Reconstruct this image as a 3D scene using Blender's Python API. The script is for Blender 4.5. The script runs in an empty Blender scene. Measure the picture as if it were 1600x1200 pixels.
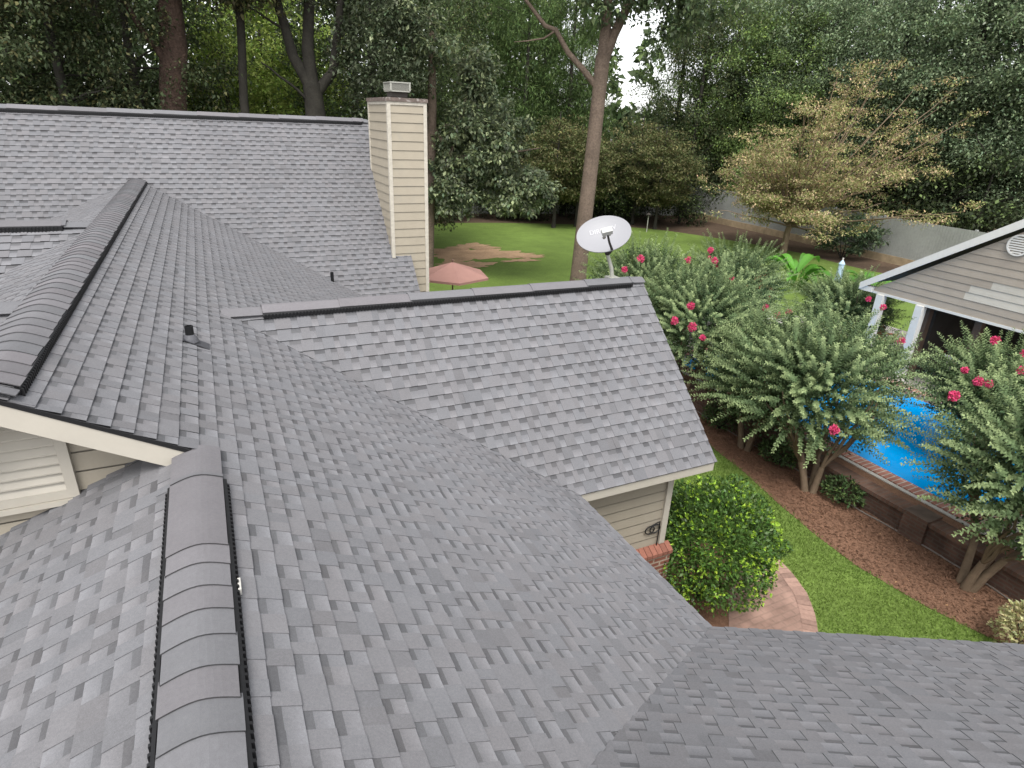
import bpy, math, random
import numpy as np
from mathutils import Vector, Matrix

S = bpy.context.scene
COL = S.collection
R = math.radians

# ------------------------------------------------------------------ camera
cd = bpy.data.cameras.new("camera")
cam = bpy.data.objects.new("camera", cd)
COL.objects.link(cam)
cr = Vector((0.90279882, -0.42826675, 0.03926671))
cu = Vector((0.13571626, 0.37034779, 0.91892525))
cf = Vector((0.40808747, 0.8242755, -0.39247231))
M = Matrix((cr, cu, -cf)).transposed().to_4x4()
M.translation = Vector((0.22919, 0.0, 1.70369))
cam.matrix_world = M
cd.sensor_fit = 'HORIZONTAL'
cd.sensor_width = 36.0
cd.lens = 21.66
cd.clip_start = 0.05
cd.clip_end = 600
S.camera = cam

# ------------------------------------------------------------------ sky and sun (overcast)
SUN_EL, SUN_AZ = R(58), R(208)          # azimuth clockwise from +Y
w = bpy.data.worlds.new("World")
S.world = w
w.use_nodes = True
nt = w.node_tree
bg = nt.nodes["Background"]
sky = nt.nodes.new("ShaderNodeTexSky")
sky.sky_type = 'NISHITA'
sky.sun_disc = False
sky.sun_elevation = SUN_EL
sky.sun_rotation = SUN_AZ
sky.air_density = 1.0
sky.dust_density = 1.5
sky.ozone_density = 0.6
hs = nt.nodes.new("ShaderNodeHueSaturation")
hs.inputs["Saturation"].default_value = 0.12
nt.links.new(sky.outputs[0], hs.inputs["Color"])
nt.links.new(hs.outputs[0], bg.inputs["Color"])
bg.inputs["Strength"].default_value = 0.15
sd = bpy.data.lights.new("sun", 'SUN')
sd.energy = 1.3
sd.angle = R(25)
sd.color = (1.0, 0.96, 0.9)
so = bpy.data.objects.new("sun", sd)
COL.objects.link(so)
dv = Vector((math.sin(SUN_AZ) * math.cos(SUN_EL), math.cos(SUN_AZ) * math.cos(SUN_EL), math.sin(SUN_EL)))
so.rotation_euler = dv.to_track_quat('Z', 'Y').to_euler()
so.location = dv * 40
S.view_settings.view_transform = 'Standard'
S.view_settings.look = 'None'
S.view_settings.exposure = 1.27
S.view_settings.gamma = 1.0
S.cycles.max_bounces = 6
S.cycles.transparent_max_bounces = 4

# ------------------------------------------------------------------ materials
def mat(name, col=None, rough=0.7, spec=0.3, attr=False, mul=False, noise=None, bump=None, metal=0.0, trans=0.0, ramp=None, coord='Object'):
    """noise=(scale, amount) varies the colour; bump=(scale, strength, distance)."""
    m = bpy.data.materials.new(name)
    m.use_nodes = True
    t = m.node_tree
    N, L = t.nodes, t.links
    b = N["Principled BSDF"]
    b.inputs["Roughness"].default_value = rough
    b.inputs["Specular IOR Level"].default_value = spec
    b.inputs["Metallic"].default_value = metal
    tc = N.new("ShaderNodeTexCoord")
    src = None
    if attr:
        a = N.new("ShaderNodeVertexColor")
        a.layer_name = "tint"
        src = a.outputs["Color"]
    elif col is not None:
        r = N.new("ShaderNodeRGB")
        r.outputs[0].default_value = (*col, 1)
        src = r.outputs[0]
    if mul:
        a = N.new("ShaderNodeVertexColor")
        a.layer_name = "tint"
        mm = N.new("ShaderNodeVectorMath")
        mm.operation = 'MULTIPLY'
        L.new(src, mm.inputs[0])
        L.new(a.outputs["Color"], mm.inputs[1])
        src = mm.outputs[0]
    for (sc, amt) in (noise or []):
        n = N.new("ShaderNodeTexNoise")
        n.inputs["Scale"].default_value = sc
        n.inputs["Detail"].default_value = 5
        n.inputs["Roughness"].default_value = 0.65
        L.new(tc.outputs[coord], n.inputs["Vector"])
        mr = N.new("ShaderNodeMapRange")
        mr.inputs["From Min"].default_value = 0.25
        mr.inputs["From Max"].default_value = 0.75
        mr.inputs["To Min"].default_value = 1 - amt
        mr.inputs["To Max"].default_value = 1 + amt
        L.new(n.outputs["Fac"], mr.inputs["Value"])
        mx = N.new("ShaderNodeVectorMath")
        mx.operation = 'SCALE'
        L.new(src, mx.inputs[0])
        L.new(mr.outputs[0], mx.inputs["Scale"])
        src = mx.outputs[0]
    if ramp:                       # (scale, other colour, low, high): patches of another colour
        n = N.new("ShaderNodeTexNoise")
        n.inputs["Scale"].default_value = ramp[0]
        n.inputs["Detail"].default_value = 6
        L.new(tc.outputs[coord], n.inputs["Vector"])
        mr = N.new("ShaderNodeMapRange")
        mr.inputs["From Min"].default_value = ramp[2]
        mr.inputs["From Max"].default_value = ramp[3]
        L.new(n.outputs["Fac"], mr.inputs["Value"])
        mx = N.new("ShaderNodeMix")
        mx.data_type = 'RGBA'
        L.new(mr.outputs[0], mx.inputs["Factor"])
        L.new(src, mx.inputs["A"])
        mx.inputs["B"].default_value = (*ramp[1], 1)
        src = mx.outputs["Result"]
    L.new(src, b.inputs["Base Color"])
    if bump:
        n = N.new("ShaderNodeTexNoise")
        n.inputs["Scale"].default_value = bump[0]
        n.inputs["Detail"].default_value = 4
        L.new(tc.outputs[coord], n.inputs["Vector"])
        bp = N.new("ShaderNodeBump")
        bp.inputs["Strength"].default_value = bump[1]
        bp.inputs["Distance"].default_value = bump[2]
        L.new(n.outputs["Fac"], bp.inputs["Height"])
        L.new(bp.outputs[0], b.inputs["Normal"])
    if trans:
        tr = N.new("ShaderNodeBsdfTranslucent")
        L.new(src, tr.inputs["Color"])
        ms = N.new("ShaderNodeMixShader")
        ms.inputs[0].default_value = trans
        out = N["Material Output"]
        L.new(b.outputs[0], ms.inputs[1])
        L.new(tr.outputs[0], ms.inputs[2])
        L.new(ms.outputs[0], out.inputs["Surface"])
    return m

M_SHINGLE = mat("asphalt_shingle", attr=True, rough=0.92, spec=0.25, noise=[(0.7, 0.09), (4.0, 0.06), (90, 0.12), (420, 0.28)], bump=(500, 0.5, 0.002))
M_CAP = mat("cap_shingle", attr=True, rough=0.9, spec=0.25, noise=[(6, 0.06), (60, 0.08), (420, 0.2)], bump=(500, 0.5, 0.002))
M_BLACK = mat("black_plastic", (0.008, 0.008, 0.009), rough=0.55)
M_SIDING = mat("tan_siding", (0.325, 0.29, 0.232), rough=0.6, mul=True, noise=[(5, 0.05), (60, 0.03)])
M_CHIM = mat("chimney_siding", (0.335, 0.295, 0.23), rough=0.6, mul=True, noise=[(4, 0.06), (60, 0.03)], ramp=(2.6, (0.30, 0.275, 0.225), .60, .78))
M_CREAM = mat("cream_trim_paint", (0.42, 0.39, 0.335), rough=0.5, noise=[(8, 0.05)])
M_WHITE = mat("white_trim_paint", (0.52, 0.505, 0.47), rough=0.5, noise=[(9, 0.08)])
M_RUST = mat("weathered_sheet_metal", (0.14, 0.11, 0.095), rough=0.6, noise=[(9, 0.4)], ramp=(14, (0.30, 0.27, 0.25), 0.55, 0.68))
M_GALV = mat("galvanised_metal", (0.36, 0.36, 0.32), rough=0.5, metal=0.3, noise=[(30, 0.1)])
M_DARK = mat("dark_mesh", (0.05, 0.045, 0.04), rough=0.8)
M_BARK = mat("brown_bark", (0.14, 0.105, 0.08), rough=0.95, noise=[(2, 0.3), (18, 0.35)], bump=(25, 0.8, 0.03))
M_BARKR = mat("reddish_pine_bark", (0.065, 0.042, 0.032), rough=0.95, noise=[(3, 0.4), (14, 0.45)], bump=(16, 0.9, 0.05))
M_BARKD = mat("dark_bark", (0.035, 0.032, 0.026), rough=0.95, noise=[(3, 0.4), (20, 0.3)])
M_BARKP = mat("pale_smooth_bark", (0.19, 0.14, 0.095), rough=0.8, noise=[(6, 0.25), (40, 0.1)])
M_LEAF = mat("leaf", attr=True, rough=0.6, spec=0.2, trans=0.28)
M_GLEAF = mat("glossy_leaf", attr=True, rough=0.42, spec=0.35, trans=0.25)
M_FLOWER = mat("pink_petal", (0.66, 0.075, 0.19), rough=0.7, noise=[(40, 0.3)], trans=0.25)
M_SOIL = mat("soil", (0.09, 0.06, 0.04), rough=1, noise=[(0.5, 0.3), (9, 0.3)])
M_LAWN = mat("grass_turf", (0.135, 0.20, 0.042), rough=0.95, noise=[(0.35, 0.18), (2.2, 0.22), (30, 0.35)], bump=(60, 0.9, 0.02))
M_FARLAWN = mat("grass_turf_far", (0.115, 0.175, 0.034), rough=0.95, noise=[(0.22, 0.25), (1.5, 0.15), (12, 0.2)], bump=(40, 0.8, 0.02))
M_MULCH = mat("pine_mulch", (0.20, 0.11, 0.07), rough=1, noise=[(0.7, 0.2), (14, 0.25), (90, 0.5)], bump=(70, 1.0, 0.02))
M_BARE = mat("bare_earth", (0.34, 0.225, 0.135), rough=1, noise=[(1.2, 0.3), (12, 0.25)])
M_WATER = mat("pool_water", (0.0, 0.31, 0.76), rough=0.12, spec=0.3, noise=[(0.8, 0.03)], bump=(7, 0.3, 0.012))
M_DECK = mat("pale_concrete", (0.33, 0.305, 0.28), rough=0.85, noise=[(0.8, 0.15), (30, 0.1)])
M_FENCE = mat("grey_white_fence", (0.30, 0.31, 0.295), rough=0.7, noise=[(0.6, 0.2), (10, 0.1)])
M_TANB = mat("weathered_tan_board", (0.36, 0.28, 0.18), rough=0.85, noise=[(3, 0.3)])
M_DISH = mat("dish_paint", (0.27, 0.27, 0.285), rough=0.45)
M_DISHT = mat("dish_lettering", (0.46, 0.46, 0.48), rough=0.4)
M_PSID = mat("pool_house_siding", attr=True, rough=0.7, noise=[(3, 0.08)])
M_UMB = mat("pink_canvas", (0.35, 0.195, 0.165), rough=0.85, noise=[(4, 0.08)], trans=0.15)
M_BLUEC = mat("pale_blue_canvas", (0.40, 0.55, 0.66), rough=0.8, noise=[(6, 0.1)])
M_RED = mat("red_painted_wood", (0.42, 0.07, 0.045), rough=0.5, noise=[(6, 0.15)])
M_WROOM = mat("white_resin", (0.75, 0.72, 0.68), rough=0.4)
M_TRUNKM = mat("brown_post_wood", (0.13, 0.085, 0.06), rough=0.7, noise=[(6, 0.2)])

def brickmat(name, c1, c2, mortar, sx, sy, axis='XZ', msize=0.012):
    m = bpy.data.materials.new(name)
    m.use_nodes = True
    N, L = m.node_tree.nodes, m.node_tree.links
    b = N["Principled BSDF"]
    b.inputs["Roughness"].default_value = 0.9
    b.inputs["Specular IOR Level"].default_value = 0.2
    tc = N.new("ShaderNodeTexCoord")
    sp = N.new("ShaderNodeSeparateXYZ")
    L.new(tc.outputs["Object"], sp.inputs[0])
    cb = N.new("ShaderNodeCombineXYZ")
    if axis == 'WALL':
        ad = N.new("ShaderNodeMath")
        L.new(sp.outputs["X"], ad.inputs[0])
        L.new(sp.outputs["Y"], ad.inputs[1])
        L.new(ad.outputs[0], cb.inputs[0])
        L.new(sp.outputs["Z"], cb.inputs[1])
    else:
        L.new(sp.outputs[axis[0]], cb.inputs[0])
        L.new(sp.outputs[axis[1]], cb.inputs[1])
    br = N.new("ShaderNodeTexBrick")
    br.inputs["Scale"].default_value = 1
    br.inputs["Brick Width"].default_value = sx
    br.inputs["Row Height"].default_value = sy
    br.inputs["Mortar Size"].default_value = msize
    br.inputs["Color1"].default_value = (*c1, 1)
    br.inputs["Color2"].default_value = (*c2, 1)
    br.inputs["Mortar"].default_value = (*mortar, 1)
    L.new(cb.outputs[0], br.inputs["Vector"])
    n = N.new("ShaderNodeTexNoise")
    n.inputs["Scale"].default_value = 3
    n.inputs["Detail"].default_value = 8
    L.new(tc.outputs["Object"], n.inputs["Vector"])
    mr = N.new("ShaderNodeMapRange")
    mr.inputs["From Min"].default_value = .3
    mr.inputs["From Max"].default_value = .7
    mr.inputs["To Min"].default_value = .65
    mr.inputs["To Max"].default_value = 1.3
    L.new(n.outputs["Fac"], mr.inputs[0])
    v = N.new("ShaderNodeVectorMath")
    v.operation = 'SCALE'
    L.new(br.outputs["Color"], v.inputs[0])
    L.new(mr.outputs[0], v.inputs["Scale"])
    L.new(v.outputs[0], b.inputs["Base Color"])
    bp = N.new("ShaderNodeBump")
    bp.inputs["Strength"].default_value = 0.6
    bp.inputs["Distance"].default_value = 0.008
    bp.invert = True
    L.new(br.outputs["Fac"], bp.inputs["Height"])
    L.new(bp.outputs[0], b.inputs["Normal"])
    return m

M_BRICK = brickmat("red_brick", (0.24, 0.095, 0.065), (0.19, 0.075, 0.055), (0.34, 0.27, 0.21), 0.2, 0.067, 'WALL')
M_WALLB = brickmat("dark_garden_brick", (0.13, 0.075, 0.056), (0.10, 0.062, 0.05), (0.12, 0.09, 0.072), 0.2, 0.067, 'WALL')
M_CAPB = brickmat("brick_on_edge", (0.16, 0.095, 0.07), (0.135, 0.08, 0.06), (0.14, 0.1, 0.08), 0.3, 0.08, 'XY')
M_PATH = brickmat("path_brick", (0.34, 0.22, 0.178), (0.31, 0.20, 0.16), (0.285, 0.19, 0.152), 0.2, 0.1, 'XY', 0.011)
M_COPE = brickmat("pool_coping_brick", (0.40, 0.20, 0.16), (0.36, 0.17, 0.13), (0.5, 0.43, 0.38), 0.5, 0.1, 'XY')

# ------------------------------------------------------------------ mesh helpers
class MB:
    def __init__(s):
        s.v, s.f, s.c = [], [], []
    def face(s, pts, col=None):
        i = len(s.v)
        s.v.extend(tuple(p) for p in pts)
        s.f.append(tuple(range(i, i + len(pts))))
        if col is None:
            col = (1, 1, 1)
        if len(col) == 3 and not hasattr(col[0], '__len__'):
            s.c.extend([col] * len(pts))
        else:
            s.c.extend(col)
    def box(s, lo, hi, T=None, col=None):
        x0, y0, z0 = lo
        x1, y1, z1 = hi
        p = [Vector(q) for q in ((x0, y0, z0), (x1, y0, z0), (x1, y1, z0), (x0, y1, z0), (x0, y0, z1), (x1, y0, z1), (x1, y1, z1), (x0, y1, z1))]
        if T:
            p = [T @ q for q in p]
        for q in ((0, 3, 2, 1), (4, 5, 6, 7), (0, 1, 5, 4), (1, 2, 6, 5), (2, 3, 7, 6), (3, 0, 4, 7)):
            s.face([p[k] for k in q], col)
    def bar(s, a, b, wx, wy, col=None, up=(0, 0, 1)):
        a, b = Vector(a), Vector(b)
        d = (b - a).normalized()
        upv = Vector(up)
        if abs(d.dot(upv)) > .98:
            upv = Vector((0, 1, 0))
        x = d.cross(upv).normalized()
        y = x.cross(d)
        T = Matrix((x, y, d)).transposed().to_4x4()
        T.translation = a
        s.box((-wx / 2, -wy / 2, 0), (wx / 2, wy / 2, (b - a).length), T, col)
    def tube(s, pts, rad, n=8, col=None, cap=True):
        pts = [Vector(p) for p in pts]
        rings = []
        ref = None
        for i, p in enumerate(pts):
            d = (pts[min(i + 1, len(pts) - 1)] - pts[max(i - 1, 0)]).normalized()
            if ref is None:
                ref = d.orthogonal().normalized()
            x = (ref - d * ref.dot(d)).normalized()
            ref = x
            y = d.cross(x)
            r = rad[i] if hasattr(rad, '__len__') else rad
            rings.append([p + (x * math.cos(2 * math.pi * k / n) + y * math.sin(2 * math.pi * k / n)) * r for k in range(n)])
        base = len(s.v)
        for rg in rings:
            s.v.extend(tuple(q) for q in rg)
        c = col or (1, 1, 1)
        for i in range(len(rings) - 1):
            for k in range(n):
                a = base + i * n + k
                b = base + i * n + (k + 1) % n
                s.f.append((a, b, b + n, a + n))
                s.c.extend([c] * 4)
        if cap:
            s.face(list(reversed(rings[0])), c)
            s.face(rings[-1], c)
    def lathe(s, prof, n=24, T=None, col=None):
        base = len(s.v)
        T = T or Matrix.Identity(4)
        for r, z in prof:
            for k in range(n):
                a = 2 * math.pi * k / n
                s.v.append(tuple(T @ Vector((r * math.cos(a), r * math.sin(a), z))))
        c = col or (1, 1, 1)
        for i in range(len(prof) - 1):
            for k in range(n):
                a = base + i * n + k
                b = base + i * n + (k + 1) % n
                s.f.append((a, b, b + n, a + n))
                s.c.extend([c] * 4)
    def prism(s, poly, lo, hi, T=None, col=None):
        """poly (x,y) extruded z lo..hi"""
        T = T or Matrix.Identity(4)
        n = len(poly)
        A = [T @ Vector((x, y, lo)) for x, y in poly]
        B = [T @ Vector((x, y, hi)) for x, y in poly]
        s.face(list(reversed(A)), col)
        s.face(B, col)
        for i in range(n):
            j = (i + 1) % n
            s.face([A[i], A[j], B[j], B[i]], col)
    def mesh(s, name, smooth=False):
        me = bpy.data.meshes.new(name)
        me.from_pydata(s.v, [], s.f)
        ca = me.color_attributes.new("tint", 'FLOAT_COLOR', 'CORNER')
        arr = np.ones((len(s.c), 4), np.float32)
        arr[:, :3] = np.array(s.c, np.float32).reshape(-1, 3)
        ca.data.foreach_set("color", arr.ravel())
        if smooth:
            me.polygons.foreach_set("use_smooth", [True] * len(me.polygons))
        me.update()
        return me
    def build(s, name, m, parent=None, smooth=False):
        me = s.mesh(name, smooth)
        me.materials.append(m)
        o = bpy.data.objects.new(name, me)
        COL.objects.link(o)
        if parent is not None:
            o.parent = parent
        return o

def empty(name, loc=(0, 0, 0), rz=0.0):
    o = bpy.data.objects.new(name, None)
    o.empty_display_size = .2
    o.location = loc
    o.rotation_euler = (0, 0, rz)
    COL.objects.link(o)
    return o

def tag(o, label, cat, group=None, kind=None):
    o["label"] = label
    o["category"] = cat
    if group:
        o["group"] = group
    if kind:
        o["kind"] = kind
    return o

def struct(o):
    o["kind"] = "structure"
    return o

def clip(poly, conv):
    """Sutherland-Hodgman: poly and conv are (u,v) lists, conv counter-clockwise"""
    out = poly
    n = len(conv)
    for i in range(n):
        ax, ay = conv[i]
        bx, by = conv[(i + 1) % n]
        inp, out = out, []
        if not inp:
            return []
        def side(p):
            return (bx - ax) * (p[1] - ay) - (by - ay) * (p[0] - ax)
        for k in range(len(inp)):
            p, q = inp[k], inp[(k + 1) % len(inp)]
            sp, sq = side(p), side(q)
            if sp >= -1e-9:
                out.append(p)
            if (sp >= -1e-9) != (sq >= -1e-9):
                t = sp / (sp - sq)
                out.append((p[0] + (q[0] - p[0]) * t, p[1] + (q[1] - p[1]) * t))
    return out if len(out) >= 3 else []

def ccw(poly):
    a = sum(poly[i][0] * poly[(i + 1) % len(poly)][1] - poly[(i + 1) % len(poly)][0] * poly[i][1] for i in range(len(poly)))
    return poly if a > 0 else list(reversed(poly))

def inside(p, conv):
    n = len(conv)
    for i in range(n):
        ax, ay = conv[i]
        bx, by = conv[(i + 1) % n]
        if (bx - ax) * (p[1] - ay) - (by - ay) * (p[0] - ax) < 0:
            return False
    return True

GREY = (0.160, 0.159, 0.168)

def roof_slope(a, b, c, polys, e, seed, parent, phase=0.0, gain=1.0, thick=0.022, cut=()):
    """plane z = a x + b y + c over convex plan polygons, covered in laminated shingles"""
    rnd = random.Random(seed)
    g = math.hypot(a, b)
    V = Vector((a / g, b / g, g)).normalized()
    U = Vector((b / g, -a / g, 0))
    U = V.cross(Vector((-a, -b, 1)).normalized())
    Nn = Vector((-a, -b, 1)).normalized()
    def P3(x, y):
        return Vector((x, y, a * x + b * y + c))
    O = P3(*polys[0][0])
    P2 = []
    for pl in polys:
        P2.append(ccw([((P3(*q) - O).dot(U), (P3(*q) - O).dot(V)) for q in pl]))
    vmin = min(q[1] for pl in P2 for q in pl)
    vmax = max(q[1] for pl in P2 for q in pl)
    umin = min(q[0] for pl in P2 for q in pl)
    umax = max(q[0] for pl in P2 for q in pl)
    def X(u, v, h):
        return O + U * u + V * v + Nn * h
    mb = MB()
    dk = tuple(k * .25 for k in GREY)
    for pl in P2:                                  # deck under the shingles
        n = len(pl)
        mb.face([X(u, v, 0.0) for u, v in pl], dk)
        mb.face([X(u, v, -thick) for u, v in reversed(pl)], (.01, .01, .01))
        for i in range(n):
            j = (i + 1) % n
            mb.face([X(*pl[i], -thick), X(*pl[j], -thick), X(*pl[j], 0.0), X(*pl[i], 0.0)], (.012, .012, .013))
    nc = int((vmax - vmin) / e) + 2
    for i in range(nc):
        v0 = vmin + (i - phase) * e
        v1 = v0 + e
        hb, ht = 0.0115, 0.003
        u = umin - rnd.random() * .3
        tooth = rnd.random() < .5
        while u < umax:
            if tooth:
                wd = rnd.choice((.065, .075, .085, .095, .11, .13, .16))
            else:
                wd = rnd.choice((.065, .075, .085, .095, .105, .12))
            wd *= rnd.uniform(.84, 1.02)
            u1 = u + wd
            jit = rnd.uniform(.975, 1.025) * gain
            warm = rnd.uniform(-.012, .018)
            base = (GREY[0] * jit * (1 + warm), GREY[1] * jit, GREY[2] * jit * (1 - warm * .6))
            lift = .0045 if tooth else 0.0
            full = (not tooth) and rnd.random() < .06
            if tooth:
                bands = [(0, 1, 1.0, .97)]
                if rnd.random() < .18:
                    k = rnd.uniform(.84, .92)
                    bands = [(0, 1, k, k)]
            elif full:
                k = rnd.uniform(.8, .9)
                bands = [(0, 1, k, k)]
            else:
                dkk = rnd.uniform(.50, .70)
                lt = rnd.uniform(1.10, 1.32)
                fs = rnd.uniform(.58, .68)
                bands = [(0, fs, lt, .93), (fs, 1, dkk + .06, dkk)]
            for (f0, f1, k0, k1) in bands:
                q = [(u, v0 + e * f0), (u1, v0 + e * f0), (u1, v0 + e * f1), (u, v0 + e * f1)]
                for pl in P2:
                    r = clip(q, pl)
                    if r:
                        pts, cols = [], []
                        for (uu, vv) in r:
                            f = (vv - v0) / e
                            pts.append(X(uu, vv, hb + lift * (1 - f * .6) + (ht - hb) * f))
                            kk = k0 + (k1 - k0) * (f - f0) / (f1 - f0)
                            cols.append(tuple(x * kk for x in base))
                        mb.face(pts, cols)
            mid = ((u + u1) / 2, v0 + .01)
            for pl in P2:
                if inside((u, v0 + .004), pl) and inside((u1, v0 + .004), pl):
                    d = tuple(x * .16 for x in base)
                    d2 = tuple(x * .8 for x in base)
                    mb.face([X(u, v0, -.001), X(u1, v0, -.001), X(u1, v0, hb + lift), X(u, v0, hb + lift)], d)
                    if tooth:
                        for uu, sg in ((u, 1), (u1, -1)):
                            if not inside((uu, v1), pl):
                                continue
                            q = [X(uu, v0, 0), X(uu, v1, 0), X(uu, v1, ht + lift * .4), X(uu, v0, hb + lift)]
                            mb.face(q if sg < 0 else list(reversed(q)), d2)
            u = u1
            tooth = not tooth if rnd.random() < .96 else tooth
    for q0, q1 in cut:                             # cut ends of the shingles along a valley
        a0, a1 = P3(*q0), P3(*q1)
        mb.face([a0 - Nn * .004, a1 - Nn * .004, a1 + Nn * .013, a0 + Nn * .013], tuple(x * .12 for x in GREY))
        sd_ = Nn.cross(a1 - a0).normalized() * .004
        mb.face([a0 + Nn * .013, a1 + Nn * .013, a1 + Nn * .013 + sd_, a0 + Nn * .013 + sd_], tuple(x * .3 for x in GREY))
    return mb.build("roof_slope", M_SHINGLE, parent)

def plain_slope(a, b, c, poly, parent, thick=.03):
    mb = MB()
    P = [Vector((x, y, a * x + b * y + c)) for x, y in ccw(poly)]
    n = Vector((-a, -b, 1)).normalized()
    mb.face(P, GREY)
    Q = [p - n * thick for p in P]
    mb.face(list(reversed(Q)), (.02, .02, .02))
    for i in range(len(P)):
        j = (i + 1) % len(P)
        mb.face([Q[i], Q[j], P[j], P[i]], (.02, .02, .02))
    return mb.build("roof_slope", M_SHINGLE, parent)

def ridge(p0, p1, sl, sr, hw, parent, seed, exp=.141, vent=(None, None), lift=.022, caps=True, gain=.93, round_r=.07, cend=1e9, bdk=.45, butt=.0085, vx=.010):
    """cap shingles along a ridge from p0 (near end) to p1; sl/sr = slopes falling to the left/right of the walking direction"""
    rnd = random.Random(seed)
    p0, p1 = Vector(p0), Vector(p1)
    d = (p1 - p0)
    Ln = d.length
    d.normalize()
    rt = Vector((d.y, -d.x, 0)).normalized()
    mb = MB()
    def prof(s):
        k = sr if s > 0 else sl
        return -k * (math.sqrt(s * s + round_r ** 2) - round_r)
    def Xp(t, s, h):
        return p0 + d * t + rt * s + Vector((0, 0, prof(s) + h))
    ns = 10
    ss = [-hw + 2 * hw * i / ns for i in range(ns + 1)]
    t = 0.0
    v0, v1 = vent if vent[0] is not None else (1e9, 1e9)
    while t < Ln - 1e-4:
        in_vent = v0 <= t < v1 + .01
        ex = exp * rnd.uniform(.96, 1.04) if caps and t < cend else .75
        t1 = min(t + ex, Ln)
        if not in_vent and t < v0 < t1:
            t1 = v0
        if in_vent and t1 > v1:
            t1 = max(v1, t + .02)
        jit = gain * rnd.uniform(.88, 1.08)
        warm = rnd.uniform(-.02, .05)
        colr = (GREY[0] * jit * (1 + warm), GREY[1] * jit, GREY[2] * jit)
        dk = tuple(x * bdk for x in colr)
        base = lift if in_vent else .012
        ha, hb = base + .009, base + .001
        wl, wr, sh = rnd.uniform(-.007, .007), rnd.uniform(-.007, .007), rnd.uniform(-.004, .004)
        for i in range(ns):
            a0, a1 = ss[i] + sh, ss[i + 1] + sh
            w0, w1 = wl + (wr - wl) * i / ns, wl + (wr - wl) * (i + 1) / ns
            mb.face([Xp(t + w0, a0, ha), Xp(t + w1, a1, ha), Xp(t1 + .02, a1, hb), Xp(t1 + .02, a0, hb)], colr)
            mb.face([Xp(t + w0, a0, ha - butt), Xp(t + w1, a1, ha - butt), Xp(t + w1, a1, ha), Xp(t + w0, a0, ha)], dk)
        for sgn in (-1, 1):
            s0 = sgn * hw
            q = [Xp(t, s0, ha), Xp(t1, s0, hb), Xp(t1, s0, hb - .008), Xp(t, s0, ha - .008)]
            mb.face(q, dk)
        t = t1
    cap = mb.build("ridge_cap", M_CAP, parent, smooth=False)
    if vent[0] is not None:
        vb = MB()
        v1 = min(v1, Ln)
        for sgn in (-1, 1):
            s0, s1 = sgn * (hw - .02), sgn * (hw + vx)
            z0, z1 = -.016, lift - .002
            A = [Xp(v0, s0, z0), Xp(v0, s1, z0), Xp(v0, s1, z1), Xp(v0, s0, z1)]
            B = [Xp(v1, s0, z0), Xp(v1, s1, z0), Xp(v1, s1, z1), Xp(v1, s0, z1)]
            for i in range(4):
                j = (i + 1) % 4
                vb.face([A[i], A[j], B[j], B[i]])
            vb.face(A)
            vb.face(list(reversed(B)))
            nrib = int((v1 - v0) / .033)
            for k in range(nrib):                  # louvre cells along the edge
                t = v0 + k * .033
                e0, e1 = sgn * (hw + vx), sgn * (hw + vx + .009)
                A = [Xp(t, e0, z0), Xp(t, e1, z0), Xp(t, e1, z1), Xp(t, e0, z1)]
                B = [Xp(t + .012, e0, z0), Xp(t + .012, e1, z0), Xp(t + .012, e1, z1), Xp(t + .012, e0, z1)]
                for i in range(4):
                    j = (i + 1) % 4
                    vb.face([A[i], A[j], B[j], B[i]])
                vb.face(A)
                vb.face(list(reversed(B)))
        s0 = hw + .002
        if v0 > .02:                                # end plug
            vb.face([Xp(v0 - .006, -s0, -.01), Xp(v0 - .006, 0, -.01), Xp(v0 - .006, 0, lift + .004), Xp(v0 - .006, -s0, lift)])
            vb.face([Xp(v0 - .006, 0, -.01), Xp(v0 - .006, s0, -.01), Xp(v0 - .006, s0, lift), Xp(v0 - .006, 0, lift + .004)])
        vb.build("ridge_vent", M_BLACK, parent)
    return cap

def siding(name, O, U, V, polys, e, m, parent, lip=.012, cols=None, seed=1, gr=.0065):
    """lap boards: O origin, U along, V up (unit vectors), polys in (u,v)"""
    rnd = random.Random(seed)
    O, U, V = Vector(O), Vector(U), Vector(V)
    N = U.cross(V).normalized()
    mb = MB()
    polys = [ccw(p) for p in polys]
    vmin = min(q[1] for p in polys for q in p)
    vmax = max(q[1] for p in polys for q in p)
    umin = min(q[0] for p in polys for q in p)
    umax = max(q[0] for p in polys for q in p)
    i = 0
    while vmin + i * e < vmax:
        v0 = vmin + i * e
        col = cols(i) if cols else (1, 1, 1)
        if isinstance(col[0], tuple):
            segs = col[0:]
        else:
            segs = ((umin, umax, col),)
        for sg in segs:
            for (va, vb, ha, hb, kk) in ((v0, v0 + e - gr, lip, lip * gr / e, 1), (v0 + e - gr, v0 + e, -.006, -.006, .45)):  # recessed groove strip tinted darker: the lap's contact shade is painted in
                q = [(sg[0], va), (sg[1], va), (sg[1], vb), (sg[0], vb)]
                for pl in polys:
                    r = clip(q, pl)
                    if r:
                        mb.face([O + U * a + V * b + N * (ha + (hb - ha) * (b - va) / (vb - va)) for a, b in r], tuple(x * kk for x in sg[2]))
                        if kk == 1:
                            lo = min(b for a, b in r)
                            ed = [a for a, b in r if b < lo + 1e-6]
                            if len(ed) >= 2 and lo < v0 + 1e-6:
                                a0, a1 = min(ed), max(ed)
                                mb.face([O + U * a0 + V * v0 - N * .006, O + U * a1 + V * v0 - N * .006, O + U * a1 + V * v0 + N * lip, O + U * a0 + V * v0 + N * lip], tuple(x * .4 for x in sg[2]))
        i += 1
    return mb.build(name, m, parent)

# ------------------------------------------------------------------ the house
p, u, zu = .5606, .8374, .4694
pb, zb, yb = 1.084, 1.596, 14.54
pd, zd, yd = .9576, -.109, 6.419
xe, ze, yc = 3.336, -1.870, 2.591
G = -4.5
ql, qu = .46, .45

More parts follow.
